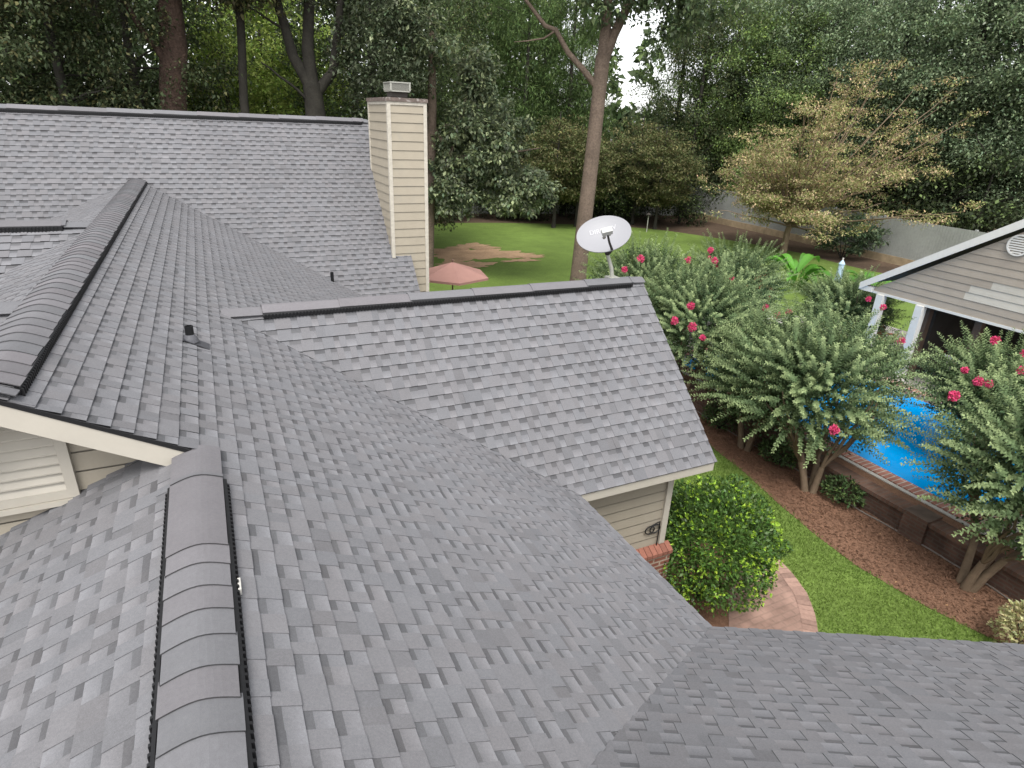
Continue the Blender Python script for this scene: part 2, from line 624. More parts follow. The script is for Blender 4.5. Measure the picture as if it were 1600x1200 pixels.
house = empty("house", (0, 6, G))
HP = empty("tmp")      # removed below; geometry is in world space, so parts hang under the house with an inverse offset
bpy.data.objects.remove(HP)
house.location = (0, 0, 0)
tag(house, "tan sided house with grey laminated shingle roofs, ridge vents and a tall chimney", "house")

# main slope falling to +x
roof_slope(-p, 0, 0, [[(-u, 3.33), (0, 3.33), (0, 6.419), (-u, 6.419)],
                      [(0, .566), (xe, yc), (xe, 4.58), (.195, 6.419), (0, 6.419)],
                      [(-u, 6.419), (.195, 6.419), (xe, 8.258), (xe, 11.34), (-u, 13.40)]], .106, 11, house)
# slope falling to -x below the lower ridge
roof_slope(ql, 0, 0, [[(0, -1.0), (0, 3.66), (-5, 3.66), (-5, -1.0)]], .106, 12, house, gain=.97)
# slope falling to -x below the upper ridge
roof_slope(qu, 0, zu + qu * u, [[(-u, 3.33), (-u, 13.40), (-5, 13.40), (-5, 3.33)]], .108, 13, house)
# back slope
roof_slope(0, pb, zb - pb * yb, [[(-u, yb), (-u, 13.40), (xe, 11.34), (3.86, 11.34), (3.86, yb)],
                                 [(-12, yb), (-12, 11.0), (-u, 11.0), (-u, yb)]], .112, 14, house, gain=.93)
plain_slope(0, -pb, zb + pb * yb, [(-12, yb), (3.86, yb), (3.86, yb + 3.3), (-12, yb + 3.3)], house)
# right wing
roof_slope(0, pd, zd - pd * yd, [[(.195, yd), (xe, 4.58), (5.21, 4.58), (5.21, yd)]], .134, 15, house, gain=.97, cut=[((.215, 6.405), (xe + .02, 4.57))])
plain_slope(0, -pd, zd + pd * yd, [(.195, yd), (5.21, yd), (5.21, 8.258), (xe, 8.258)], house)
# angled wing under the photographer
roof_slope(-.2587, -.4973, .2817, [[(xe, yc), (12.2, -2.02), (10.38, -5.53), (-.26, 0.0), (0, .566)]], .114, 16, house, gain=.95)
plain_slope(.2587, .4973, .42, [(-.26, 0.0), (10.38, -5.53), (8.5, -9.1), (-2.1, -3.6)], house)
# two small cross gables on the far side of the upper ridge
for i, yr in enumerate((8.5, 5.0)):
    zr = .45
    roof_slope(0, .5, zr - .5 * yr, [[(-u - .04, yr), (-5, yr), (-5, yr - 1.75), (-2.78, yr - 1.75)]], .125, 21 + i, house)
    plain_slope(0, -.5, zr + .5 * yr, [(-u - .04, yr), (-5, yr), (-5, yr + 1.75), (-2.78, yr + 1.75)], house)

# ridges
ridge((0, -.6, 0), (0, 3.36, 0), ql, p, .118, house, 31, vent=(0.0, 3.62), exp=.139, cend=3.0, bdk=.36, vx=.014, butt=.006, round_r=.07)
ridge((-u, 3.33, zu), (-u, 13.42, zu), qu, p, .143, house, 32, vent=(.09, 10.0), exp=.15, lift=.022, bdk=.6, butt=.006, vx=.004)
ridge((.215, yd, zd), (5.2, yd, zd), pd, pd, .105, house, 33, vent=(.37, 4.80), caps=False, lift=.024, exp=.9)
ridge((-12, yb, zb), (3.60, yb, zb), pb, pb, .11, house, 34, vent=(.3, 15.5), caps=False, lift=.030, exp=.9)
ridge((-5, 8.5, .45), (-.98, 8.5, .45), .5, .5, .13, house, 35, vent=(.0, 3.76), caps=False, lift=.034)
ridge((-5, 5.0, .45), (-.93, 5.0, .45), .5, .5, .13, house, 36, vent=(.0, 3.78), caps=False, lift=.034)
# spare piece of white tape caught on the near vent
mb = MB()
mb.box((.136, 2.16, -.062), (.1475, 2.235, -.036))
mb.build("white_strip", M_WHITE, house)

# left gable: fascia, soffit, siding, louvre
mb = MB()
def zA(x):
    return -p * x
FT, FB = -.026, -.148
xs = (-u, .03)
P_ = [Vector((x, 3.335, zA(x) + h)) for x, h in ((-u, FB), (-.08, FB), (.03, FT - .01), (.03, FT), (-u, FT))]
Q_ = [v + Vector((0, .022, 0)) for v in P_]
mb.face(P_)
mb.face(list(reversed(Q_)))
for i in range(5):
    j = (i + 1) % 5
    mb.face([P_[j], P_[i], Q_[i], Q_[j]])
P_ = [Vector((x, 3.335, zu + qu * (x + u) + h)) for x, h in ((-3.2, FB), (-u, FB), (-u, FT), (-3.2, FT))]
Q_ = [v + Vector((0, .022, 0)) for v in P_]
mb.face(P_)
mb.face(list(reversed(Q_)))
for i in range(4):
    j = (i + 1) % 4
    mb.face([P_[j], P_[i], Q_[i], Q_[j]])
mb.build("fascia", M_CREAM, house)
mb = MB()
mb.face([(-u, 3.357, zA(-u) - .06), (.0, 3.357, zA(0) - .06), (.0, 3.65, zA(0) - .06), (-u, 3.65, zA(-u) - .06)])
mb.face([(-u, 3.357, zA(-u) - .06), (-u, 3.65, zA(-u) - .06), (-3.2, 3.65, zu - qu * 2.36 - .06), (-3.2, 3.357, zu - qu * 2.36 - .06)])
mb.build("soffit", M_CREAM, house)
YW = 3.62
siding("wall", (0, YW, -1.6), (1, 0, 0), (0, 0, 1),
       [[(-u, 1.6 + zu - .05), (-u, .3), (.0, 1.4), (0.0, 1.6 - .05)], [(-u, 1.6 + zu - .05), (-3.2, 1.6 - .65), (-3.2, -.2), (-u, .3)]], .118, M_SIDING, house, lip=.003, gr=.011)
lx0, lx1, lz0, lz1 = -1.055, -.615, -.285, .235
mb = MB()
fw_ = .052
for lo, hi in (((lx0, lz0), (lx1, lz0 + fw_)), ((lx0, lz1 - fw_), (lx1, lz1)), ((lx0, lz0 + fw_), (lx0 + fw_, lz1 - fw_)), ((lx1 - fw_, lz0 + fw_), (lx1, lz1 - fw_))):
    mb.box((lo[0], YW - .038, lo[1]), (hi[0], YW + .01, hi[1]))
lou = mb.build("gable_louver", M_CREAM, house)
mb = MB()
k = 0
z = lz0 + fw_
while z < lz1 - fw_ - .02:
    x0, x1 = lx0 + fw_, lx1 - fw_
    mb.face([(x0, YW - .034, z), (x1, YW - .034, z), (x1, YW - .004, z + .05), (x0, YW - .004, z + .05)])
    mb.face([(x0, YW - .034, z - .008), (x1, YW - .034, z - .008), (x1, YW - .034, z), (x0, YW - .034, z)])
    mb.face([(x0, YW - .012, z - .004), (x1, YW - .012, z - .004), (x1, YW - .034, z - .008), (x0, YW - .034, z - .008)])
    z += .056
mb.build("slat", M_CREAM, lou)
mb = MB()
mb.box((lx0 - .03, YW - .05, lz0 - .035), (lx1 + .02, YW + .0, lz0 - .003))
mb.build("sill", M_CREAM, lou)

# wing walls
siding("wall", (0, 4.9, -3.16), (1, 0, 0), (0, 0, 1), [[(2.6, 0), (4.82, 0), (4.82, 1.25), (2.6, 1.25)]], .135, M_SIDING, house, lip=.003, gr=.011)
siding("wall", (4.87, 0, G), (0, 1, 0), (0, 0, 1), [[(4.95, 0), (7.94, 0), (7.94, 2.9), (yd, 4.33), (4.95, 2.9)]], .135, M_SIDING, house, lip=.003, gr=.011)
mb = MB()
mb.box((4.80, 4.868, -3.13), (4.885, 4.945, -1.98))
mb.build("corner_trim", M_CREAM, house)
mb = MB()
mb.box((xe - .15, 4.592, -1.985), (5.19, 4.612, -1.885))
mb.build("fascia", M_CREAM, house)
mb = MB()
mb.box((xe - .3, 4.613, -1.965), (5.19, 4.9, -1.945))
mb.build("soffit", M_CREAM, house)
mb = MB()                                            # rake boards of the wing gable
for s in (-1, 1):
    y1 = yd + s * 1.8
    A = [Vector((5.185, yd, zd - .03)), Vector((5.185, yd, zd - .16)), Vector((5.185, y1, zd - pd * 1.8 - .16)), Vector((5.185, y1, zd - pd * 1.8 - .03))]
    B = [v + Vector((.02, 0, 0)) for v in A]
    mb.face(A)
    mb.face(list(reversed(B)))
    for i in range(4):
        mb.face([A[i], A[(i + 1) % 4], B[(i + 1) % 4], B[i]])
mb.build("fascia", M_CREAM, house)
mb = MB()
mb.box((2.6, 4.80, G), (4.95, 4.89, -3.25))
mb.box((4.88, 4.89, G), (4.95, 7.94, -3.25))
bb = mb.build("brick_base", M_BRICK, house)
mb = MB()                                            # sloping row of bricks on top
n = 30
for i in range(n):
    x0 = 2.6 + (4.97 - 2.6) * i / n
    x1 = x0 + (4.97 - 2.6) / n - .007
    v = random.Random(i).uniform(.8, 1.15)
    mb.prism([(4.775, -3.25), (4.89, -3.25), (4.89, -3.13), (4.775, -3.20)], x0, x1, Matrix(((0, 0, 1, 0), (1, 0, 0, 0), (0, 1, 0, 0), (0, 0, 0, 1))), (.24 * v, .10 * v, .07 * v))
mb.build("brick_ledge", mat("ledge_brick", attr=True, rough=.9, noise=[(30, .2)]), bb)
# plain walls under the other roofs
mb = MB()
mb.box((-4.6, -3, G), (3.0, 13.9, -1.95))
mb.box((-11.6, 11.6, G), (3.5, 17.3, -1.75))
mb.box((2.7, 4.95, G), (4.84, 7.9, -1.95))
T = Matrix.Rotation(-.4797, 4, 'Z')
T.translation = (xe, yc, 0)
mb.box((0.0, -7.4, G), (9.4, -.35, -1.92), T)
mb.build("wall", M_SIDING, house)

# cable loop fixed to the wing wall
mb = MB()
for cx_, r_ in ((4.62, .055), (4.70, .06)):
    mb.tube([(cx_ + r_ * 1.25 * math.cos(a), 4.868, -2.87 + r_ * math.sin(a)) for a in [i * math.pi / 8 for i in range(17)]], .008, 6)
mb.tube([(4.765, 4.87, -2.78), (4.768, 4.87, -2.95), (4.765, 4.87, -3.14)], .008, 6)
mb.tube([(4.64, 4.868, -2.81), (4.70, 4.866, -2.79), (4.765, 4.87, -2.78)], .006, 6)
mb.build("cable", M_BLACK, house)

# vent pipes through the roof
def vent_pipe(x, y, zf, h, slope, base):
    z = zf
    mb = MB()
    mb.lathe([(.031, 0), (.031, h), (.024, h), (.024, h - .03), (0, h - .03)], 16, Matrix.Translation((x, y, z - .02)))
    pipe = mb.build("vent_pipe", M_BLACK, house, smooth=False)
    mb = MB()
    mb.lathe([(.06, 0.004), (.052, .03), (.036, .06), (.033, .062)], 16, Matrix.Translation((x, y, z)), (.09, .09, .1))
    a, b, c = slope
    nrm = Vector((-a, -b, 1)).normalized()
    g = math.hypot(a, b)
    vd = Vector((a / g, b / g, g)).normalized()
    ud = vd.cross(nrm)
    o = Vector((x, y, a * x + b * y + c)) + nrm * .0185
    if base:
        mb.face([o + ud * .07 + vd * .07, o - ud * .07 + vd * .07, o - ud * .075 - vd * .13, o + ud * .075 - vd * .13], (.055, .055, .062))
        mb.face([o + ud * .075 - vd * .13, o - ud * .075 - vd * .13, o - ud * .075 - vd * .13 - nrm * .012, o + ud * .075 - vd * .13 - nrm * .012], (.02, .02, .02))
        # boot skirt: cone running down the slope
        mb.face([o + ud * .06 + nrm * .004, o - ud * .06 + nrm * .004, Vector((x, y, z + .055)) - ud * .03, Vector((x, y, z + .055)) + ud * .03], (.10, .10, .11))
    mb.build("flashing", mat("pipe_flashing", attr=True, rough=.5, noise=[(20, .15)]), pipe)
vent_pipe(-.025, 5.16, .02, .15, (-p, 0, 0), True)
vent_pipe(2.18, 11.76, -1.42, .40, (0, pb, zb - pb * yb), True)

# chimney
cx0, cx1, cy0, cy1, cz1 = 3.48, 4.215, 12.22, 13.70, 1.95
mb = MB()
mb.box((cx0 + .012, cy0 + .012, G), (cx1 - .012, cy1 - .012, cz1))
ch = mb.build("chimney", M_CHIM, house)
ce = .163
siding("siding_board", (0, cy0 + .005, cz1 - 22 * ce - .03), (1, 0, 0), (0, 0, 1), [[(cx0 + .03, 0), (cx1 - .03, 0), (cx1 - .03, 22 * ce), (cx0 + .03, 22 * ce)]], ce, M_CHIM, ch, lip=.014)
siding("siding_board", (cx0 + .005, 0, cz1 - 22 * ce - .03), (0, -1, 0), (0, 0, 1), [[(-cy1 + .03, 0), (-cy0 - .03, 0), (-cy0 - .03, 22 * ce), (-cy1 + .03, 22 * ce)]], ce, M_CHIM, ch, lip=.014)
mb = MB()
tw = .052
for x, y in ((cx0, cy0), (cx1, cy0), (cx0, cy1), (cx1, cy1)):
    sx = 1 if x == cx0 else -1
    sy = 1 if y == cy0 else -1
    xa, xb = sorted((x - sx * .016, x + sx * tw))
    ya, yb_ = sorted((y - sy * .016, y + sy * tw))
    mb.box((xa, ya, -3.0), (xb, yb_, cz1))
for lo, hi in (((cx0 + tw, cy0 - .016), (cx1 - tw, cy0 + .01)), ((cx0 + tw, cy1 - .01), (cx1 - tw, cy1 + .016)), ((cx0 - .016, cy0 + tw), (cx0 + .01, cy1 - tw)), ((cx1 - .01, cy0 + tw), (cx1 + .016, cy1 - tw))):
    mb.box((lo[0], lo[1], cz1 - .055), (hi[0], hi[1], cz1 - .002))
mb.build("corner_trim", mat("chimney_trim_paint", (0.47, 0.435, 0.37), rough=.5, noise=[(14, .16)]), ch)
mb = MB()
mb.box((cx0 - .035, cy0 - .035, cz1), (cx1 + .035, cy1 + .035, cz1 + .055))
mb.prism([(cx0 - .03, cy0 - .03), (cx1 + .03, cy0 - .03), (cx1 + .03, cy1 + .03), (cx0 - .03, cy1 + .03)], cz1 + .056, cz1 + .065)
mb.build("chase_cover", M_RUST, ch)
fx, fy = 3.87, 12.93
mb = MB()
mb.box((fx - .16, fy - .16, cz1 + .09), (fx + .16, fy + .16, cz1 + .17))
mb.box((fx - .175, fy - .215, cz1 + .195), (fx + .175, fy + .215, cz1 + .315))
fc = mb.build("flue_cap", M_DARK, ch)
mb = MB()
a_, b_ = .205, .25
mb.box((fx - a_, fy - b_, cz1 + .33), (fx + a_, fy + b_, cz1 + .35))
mb.box((fx - a_ + .015, fy - b_ + .015, cz1 + .18), (fx + a_ - .015, fy + b_ - .015, cz1 + .2))
for sx in (-1, 1):
    for sy in (-1, 1):
        mb.box((fx + sx * (a_ - .02) - .015, fy + sy * (b_ - .02) - .015, cz1 + .2), (fx + sx * (a_ - .02) + .015, fy + sy * (b_ - .02) + .015, cz1 + .33))
for i in range(25):
    x = fx - a_ + .03 + i * (2 * a_ - .06) / 24
    mb.box((x - .003, fy - b_ + .012, cz1 + .2), (x + .003, fy - b_ + .018, cz1 + .33))
    y = fy - b_ + .03 + i * (2 * b_ - .06) / 24
    mb.box((fx - a_ + .012, y - .003, cz1 + .2), (fx - a_ + .018, y + .003, cz1 + .33))
mb.build("lid", M_GALV, fc)

# ------------------------------------------------------------------ satellite dish on the wing ridge
dish = empty("satellite_dish", (4.80, 6.47, -.08))
tag(dish, "white oval satellite dish with faint lettering on the wing ridge", "satellite dish")
mb = MB()
mb.tube([(0, 0, -.02), (-.02, .005, .10), (-.085, .03, .28)], [.026, .025, .023], 10)
mast = mb.build("mast", M_GALV, dish)
mb = MB()
mb.box((-.07, -.07, -.03), (.07, .07, .0))
mb.build("foot_plate", M_GALV, mast)
# reflector frame: normal towards the viewer and up
nrm = Vector((-.44, -.56, .72)).normalized()
hx = Vector((0, 0, 1)).cross(nrm).normalized()
hx = (hx * math.cos(R(22)) + nrm.cross(hx) * math.sin(R(22))).normalized()
hy = nrm.cross(hx)
T = Matrix((hx, hy, nrm)).transposed().to_4x4()
T.translation = (-.125, .10, .53)
ax_, ay_ = .345, .272
mb = MB()
rings = []
NR, NA = 7, 48
def dz(q):
    return .065 * (q * q - 1)
for side, off in ((1, 0.0), (-1, -.012)):
    prev = None
    for i in range(NR + 1):
        q = i / NR
        ring = [T @ Vector((ax_ * q * math.cos(2 * math.pi * k / NA), ay_ * q * math.sin(2 * math.pi * k / NA), dz(q) + off)) for k in range(NA)]
        if prev:
            for k in range(NA):
                f = [prev[k], prev[(k + 1) % NA], ring[(k + 1) % NA], ring[k]]
                mb.face(list(reversed(f)) if side > 0 else f)
        prev = ring
    rings.append(prev)
for k in range(NA):
    mb.face([rings[0][k], rings[0][(k + 1) % NA], rings[1][(k + 1) % NA], rings[1][k]])
refl = mb.build("reflector", M_DISH, dish)
cv = bpy.data.curves.new("lettering", 'FONT')
cv.body = "DIRECTV"
cv.size = .082
cv.extrude = .001
cv.align_x = 'CENTER'
cv.align_y = 'CENTER'
to = bpy.data.objects.new("lettering", cv)
COL.objects.link(to)
dg = bpy.context.evaluated_depsgraph_get()
me = bpy.data.meshes.new_from_object(to.evaluated_get(dg))
bpy.data.objects.remove(to)
for v in me.vertices:                              # wrap the letters onto the curved face
    x, y = v.co.x * 1.05 + .01, v.co.y + .085
    q = math.sqrt((x / ax_) ** 2 + (y / ay_) ** 2)
    v.co = T @ Vector((x, y, dz(q) + .004 + v.co.z))
me.materials.clear()
me.materials.append(M_DISHT)
lo = bpy.data.objects.new("lettering", me)
COL.objects.link(lo)
lo.parent = refl
pl = T @ Vector((-.035, -.27, .40))
mb = MB()
foot = T @ Vector((.04, -ay_ + .02, -.02))
mb.tube([(-.085, .03, .28), foot, (foot + pl) * .5 - Vector((0, 0, .02)), pl], [.02, .017, .014, .013], 8)
mb.tube([(-.085, .03, .28), T @ Vector((0, 0, -.09))], [.03, .04], 8)
mb.build("feed_arm", M_DARK, dish)
T2 = T.copy()
T2.translation = pl
mb = MB()
mb.box((-.062, -.03, -.03), (.062, .04, .035), T2)
mb.tube([T2 @ Vector((-.03, .005, -.03)), T2 @ Vector((-.03, .005, -.07))], .024, 10)
mb.tube([T2 @ Vector((.03, .005, -.03)), T2 @ Vector((.03, .005, -.07))], .024, 10)
mb.build("feed_horn", mat("feed_horn_plastic", (.42, .42, .40), rough=.5), dish)

# ------------------------------------------------------------------ ground
def sheet(name, poly, z, m, sub=None):
    mb = MB()
    mb.face([(x, y, z) for x, y in ccw(poly)])
    return struct(mb.build(name, m))
def smooth_poly(pts, n=6):
    out = []
    N = len(pts)
    for i in range(N):
        p0, p1, p2, p3 = [Vector(pts[(i + k) % N]) for k in (-1, 0, 1, 2)]
        for k in range(n):
            t = k / n
            q = .5 * ((2 * p1) + (p2 - p0) * t + (2 * p0 - 5 * p1 + 4 * p2 - p3) * t * t + (3 * p1 - p0 - 3 * p2 + p3) * t ** 3)
            out.append((q.x, q.y))
    return out
sheet("ground", [(-250, -250), (250, -250), (250, 250), (-250, 250)], G - .004, M_SOIL)
lawn_edge = [(9.35, 9.0), (9.2, 8.3), (9.1, 7.4), (8.88, 6.4), (8.72, 5.4), (8.66, 4.6), (8.8, 3.6), (9.05, 2.8), (9.3, 1.8), (9.4, -8)]
sheet("lawn", [(3.2, -8), (3.2, 4), (4.9, 8.2)] + [(4.9, 9.0)] + lawn_edge, G, M_LAWN)
far = smooth_poly([(4, 19), (5.5, 34), (9, 38.2), (14, 38.3), (20, 37), (26, 34), (28.8, 29), (30.0, 24.5), (29.8, 20.2), (31, 8), (20.6, 8), (20.4, 14.3), (10, 15.6)])
sheet("lawn", far, G + .001, M_FARLAWN)
rb = random.Random(3)
for bi, (bx, by, brx, bry) in enumerate(((11.6, 28.9, 2.1, 1.5), (13.4, 28.0, 1.7, .8), (10.6, 26.4, 1.2, .9), (14.4, 27.3, .9, .3), (12.6, 30.4, 1.2, .8), (13.6, 26.6, .9, .3), (9.6, 29.8, .8, .5))):
    ph_ = [rb.uniform(0, 6.28) for _ in range(4)]
    sheet("bare_soil", [(bx + math.cos(t_) * brx * k_, by + math.sin(t_) * bry * k_) for t_, k_ in ((i * math.pi / 40, 1 + .22 * math.sin(3 * i * math.pi / 40 + ph_[0]) + .16 * math.sin(7 * i * math.pi / 40 + ph_[1]) + .10 * math.sin(15 * i * math.pi / 40 + ph_[2])) for i in range(80))], G + .005 + .004 * bi, M_BARE)
sheet("mulch_bed", [(10.6, -8), (10.6, 14), (9.2, 14), (9.35, 9.0)] + lawn_edge[1:], G + .008, M_MULCH)
sheet("mulch_bed", smooth_poly([(4.6, 2.2), (4.9, 5.4), (6.2, 6.3), (7.0, 5.6), (6.2, 4.7), (5.6, 3.6)]), G + .006, M_MULCH)
path_o = [(7.62, 5.18), (7.55, 4.85), (7.4, 4.45), (7.15, 4.1), (6.88, 3.82), (6.5, 3.2), (6.2, 2.2), (6.1, 0)]
path_i = [(4.9, 0), (5.0, 2.2), (5.35, 3.6), (5.75, 4.3), (6.3, 4.9), (6.9, 5.3), (7.4, 5.42)]
sheet("brick_path", path_o + path_i, G + .012, M_PATH)
mb = MB()                                            # soldier course edging along the curve
rr = random.Random(5)
pv = [Vector(q) for q in path_o]
dist = [0]
for i in range(1, len(pv)):
    dist.append(dist[-1] + (pv[i] - pv[i - 1]).length)
def pat_(t):
    return Vector((float(np.interp(t, dist, [q.x for q in pv])), float(np.interp(t, dist, [q.y for q in pv]))))
t = .02
while t < dist[-1] - .1:
    q0, q1 = pat_(t), pat_(t + .093)
    d = (pat_(min(t + .3, dist[-1])) - pat_(max(t - .2, 0))).normalized()
    sv = Vector((-d.y, d.x))
    if sv.x > 0:
        sv = -sv
    sv = sv * .2
    v = rr.uniform(.75, 1.15)
    c = (.335 * v, .215 * v, .172 * v)
    z = G + .018 + rr.uniform(-.002, .003)
    A = [Vector((*q0, z)), Vector((*q1, z)), Vector((*(q1 + sv), z)), Vector((*(q0 + sv), z))]
    mb.face(A, c)
    mb.face([A[0], A[1], A[1] - Vector((0, 0, .05)), A[0] - Vector((0, 0, .05))], c)
    t += .102
struct(mb.build("path", mat("edging_brick", attr=True, rough=.9, noise=[(20, .2)])))

# grass blades on the near lawn
def leaf_arrays(rng, pos, axis, nrm, ln, wd, fold=.15):
    n = len(pos)
    axis = axis / (np.linalg.norm(axis, axis=1, keepdims=True) + 1e-9)
    s = np.cross(axis, nrm)
    s /= (np.linalg.norm(s, axis=1, keepdims=True) + 1e-9)
    nn = np.cross(s, axis)
    ln = np.asarray(ln).reshape(-1, 1)
    wd = np.asarray(wd).reshape(-1, 1)
    v = np.empty((n, 4, 3), np.float32)
    v[:, 0] = pos
    v[:, 1] = pos + axis * ln * .45 + s * wd * .5 + nn * wd * fold
    v[:, 2] = pos + axis * ln - nn * ln * .08
    v[:, 3] = pos + axis * ln * .45 - s * wd * .5 + nn * wd * fold
    return v.reshape(-1, 3)

def quads_mesh(name, verts, cols):
    """verts (4n,3), cols (n,3) one tint per leaf"""
    n = len(verts) // 4
    me = bpy.data.meshes.new(name)
    me.vertices.add(4 * n)
    me.vertices.foreach_set("co", np.ascontiguousarray(verts, np.float32).ravel())
    me.loops.add(4 * n)
    me.loops.foreach_set("vertex_index", np.arange(4 * n, dtype=np.int32))
    me.polygons.add(n)
    me.polygons.foreach_set("loop_start", np.arange(0, 4 * n, 4, dtype=np.int32))
    ca = me.color_attributes.new("tint", 'FLOAT_COLOR', 'POINT')
    c4 = np.ones((4 * n, 4), np.float32)
    c4[:, :3] = np.repeat(cols, 4, axis=0)
    ca.data.foreach_set("color", c4.ravel())
    me.update()
    me.validate()
    return me

def obj(name, me, m, parent=None, loc=None):
    if not me.materials:
        me.materials.append(m)
    o = bpy.data.objects.new(name, me)
    COL.objects.link(o)
    if parent is not None:
        o.parent = parent
    if loc is not None:
        o.location = loc
    return o

def rdir(rng, n):
    v = rng.normal(size=(n, 3))
    return v / np.linalg.norm(v, axis=1, keepdims=True)

rng = np.random.default_rng(7)
n = 70000
gx = rng.uniform(5.2, 9.3, n)
gy = rng.uniform(1.0, 8.6, n)
le = np.array(lawn_edge[::-1])
edge = np.interp(gy, le[:, 1], le[:, 0]) + rng.normal(0, .035, n)
po = np.array(path_o[::-1])
pe = np.where(gy < 5.2, np.interp(gy, po[:, 1], po[:, 0]) + .02, 5.2)
ok = (gx < edge) & (gx > pe + rng.normal(0, .01, n)) & ~((gx < 7.0) & (gy > 4.2) & (gy < 6.0))
gx, gy = gx[ok], gy[ok]
n = len(gx)
pos = np.stack([gx, gy, np.full(n, G)], 1)
ax = rdir(rng, n) * .75 + np.array([0, 0, .9])
pat = .5 + .5 * np.sin(gx * 2.1 + 1.3 * np.sin(gy * 1.7)) * np.sin(gy * 1.4 + gx * .6)
lum = rng.uniform(.7, 1.3, n)[:, None]
colr = (np.array([.135, .225, .042]) * (1 - pat[:, None] * .45) + np.array([.22, .295, .065]) * pat[:, None] * .45) * lum
obj_g = obj("grass", quads_mesh("grass", leaf_arrays(rng, pos, ax, rdir(rng, n), rng.uniform(.03, .065, n), rng.uniform(.007, .012, n)), colr), M_LEAF)
obj_g["kind"] = "stuff"
# bark chips and leaf litter on the mulch
n = 16000
gy = rng.uniform(1.2, 12.5, n)
gx = rng.uniform(8.6, 10.3, n)
edge = np.interp(gy, le[:, 1], le[:, 0])
ok = gx > edge + .02
gx, gy = gx[ok], gy[ok]
n = len(gx)
pos = np.stack([gx, gy, np.full(n, G + .012)], 1)
ax = rdir(rng, n) * np.array([1, 1, .25])
lum = rng.uniform(.5, 1.5, n)[:, None]
colr = np.array([.20, .112, .072]) * lum
hi = rng.random(n) < .006
colr[hi] = np.array([.5, .3, .16])
o = obj("mulch_litter", quads_mesh("mulch_litter", leaf_arrays(rng, pos, ax, np.tile([0, 0, 1.0], (n, 1)) + rdir(rng, n) * .4, rng.uniform(.03, .09, n), rng.uniform(.012, .03, n)), colr), M_LEAF)
o["kind"] = "stuff"

# ------------------------------------------------------------------ garden wall, pool, deck
WT = -4.06
wall = empty("garden_wall", (10.2, 5, G))
wall.location = (0, 0, 0)
tag(wall, "low dark red brick garden wall with square piers beside the mulch bed", "wall")
mb = MB()
mb.box((10.19, -6, G - .1), (10.42, 14.5, WT - .07))
mb.build("wall_panel", M_WALLB, wall)
mb = MB()
mb.box((10.15, -6, WT - .068), (10.46, 14.5, WT))
mb.build("wall_cap", M_CAPB, wall)
for y in (9.6, 4.72, .4):
    mb = MB()
    mb.box((10.11, y - .2, G - .1), (10.5, y + .2, WT + .035))
    mb.build("pier", M_WALLB, wall)
mb = MB()
rr = random.Random(9)
pts = [(10.12 + .04 * math.sin(y * 1.9) + rr.uniform(-.02, .02), y, G + .025) for y in [1 + .3 * i for i in range(40)]]
mb.tube(pts, .014, 6)
tag(mb.build("drip_hose", mat("grey_hose", (.2, .17, .15), rough=.7)), "thin grey drip hose lying along the foot of the brick wall", "hose")
# deck with a pool cut in it
px0, px1, py0, py1 = 11.05, 15.3, 4.35, 12.2
DZ = WT - .02
mb = MB()
for x0, y0, x1, y1 in ((10.46, -6, px0 - .28, 15.0), (px1 + .28, -6, 20.2, 14.2), (px0 - .28, -6, px1 + .28, py0 - .28), (px0 - .28, py1 + .28, px1 + .28, 15.5)):
    mb.box((x0, y0, G - .2), (x1, y1, DZ))
struct(mb.build("pool_deck", M_DECK))
mb = MB()
mb.box((10.47, -6, DZ - .02), (10.76, 15.0, DZ + .012))
struct(mb.build("soil", M_MULCH))
mb = MB()
for x0, y0, x1, y1 in ((px0 - .28, py0 - .28, px0, py1 + .28), (px1, py0 - .28, px1 + .28, py1 + .28), (px0, py0 - .28, px1, py0), (px0, py1, px1, py1 + .28)):
    mb.box((x0, y0, DZ - .4), (x1, y1, DZ + .05))
struct(mb.build("pool_edge", M_COPE))
mb = MB()
mb.box((px0 - .37, py0 - .37, DZ - .1), (px0 - .285, py1 + .37, DZ + .03))
struct(mb.build("kerb", M_WHITE))
mb = MB()
mb.face([(px0, py0, DZ - .09), (px1, py0, DZ - .09), (px1, py1, DZ - .09), (px0, py1, DZ - .09)])
struct(mb.build("water", M_WATER))

# ------------------------------------------------------------------ foliage builders
def tint(rng, n, base, var=.25, alt=None, altp=.2):
    c = np.array(base)[None, :] * rng.uniform(1 - var, 1 + var, (n, 1))
    c = c * (1 + rng.normal(0, .06, (n, 3)))
    if alt is not None:
        k = rng.random(n) < altp
        c[k] = np.array(alt)[None, :] * rng.uniform(.8, 1.2, (k.sum(), 1))
    return np.clip(c, .002, .95)

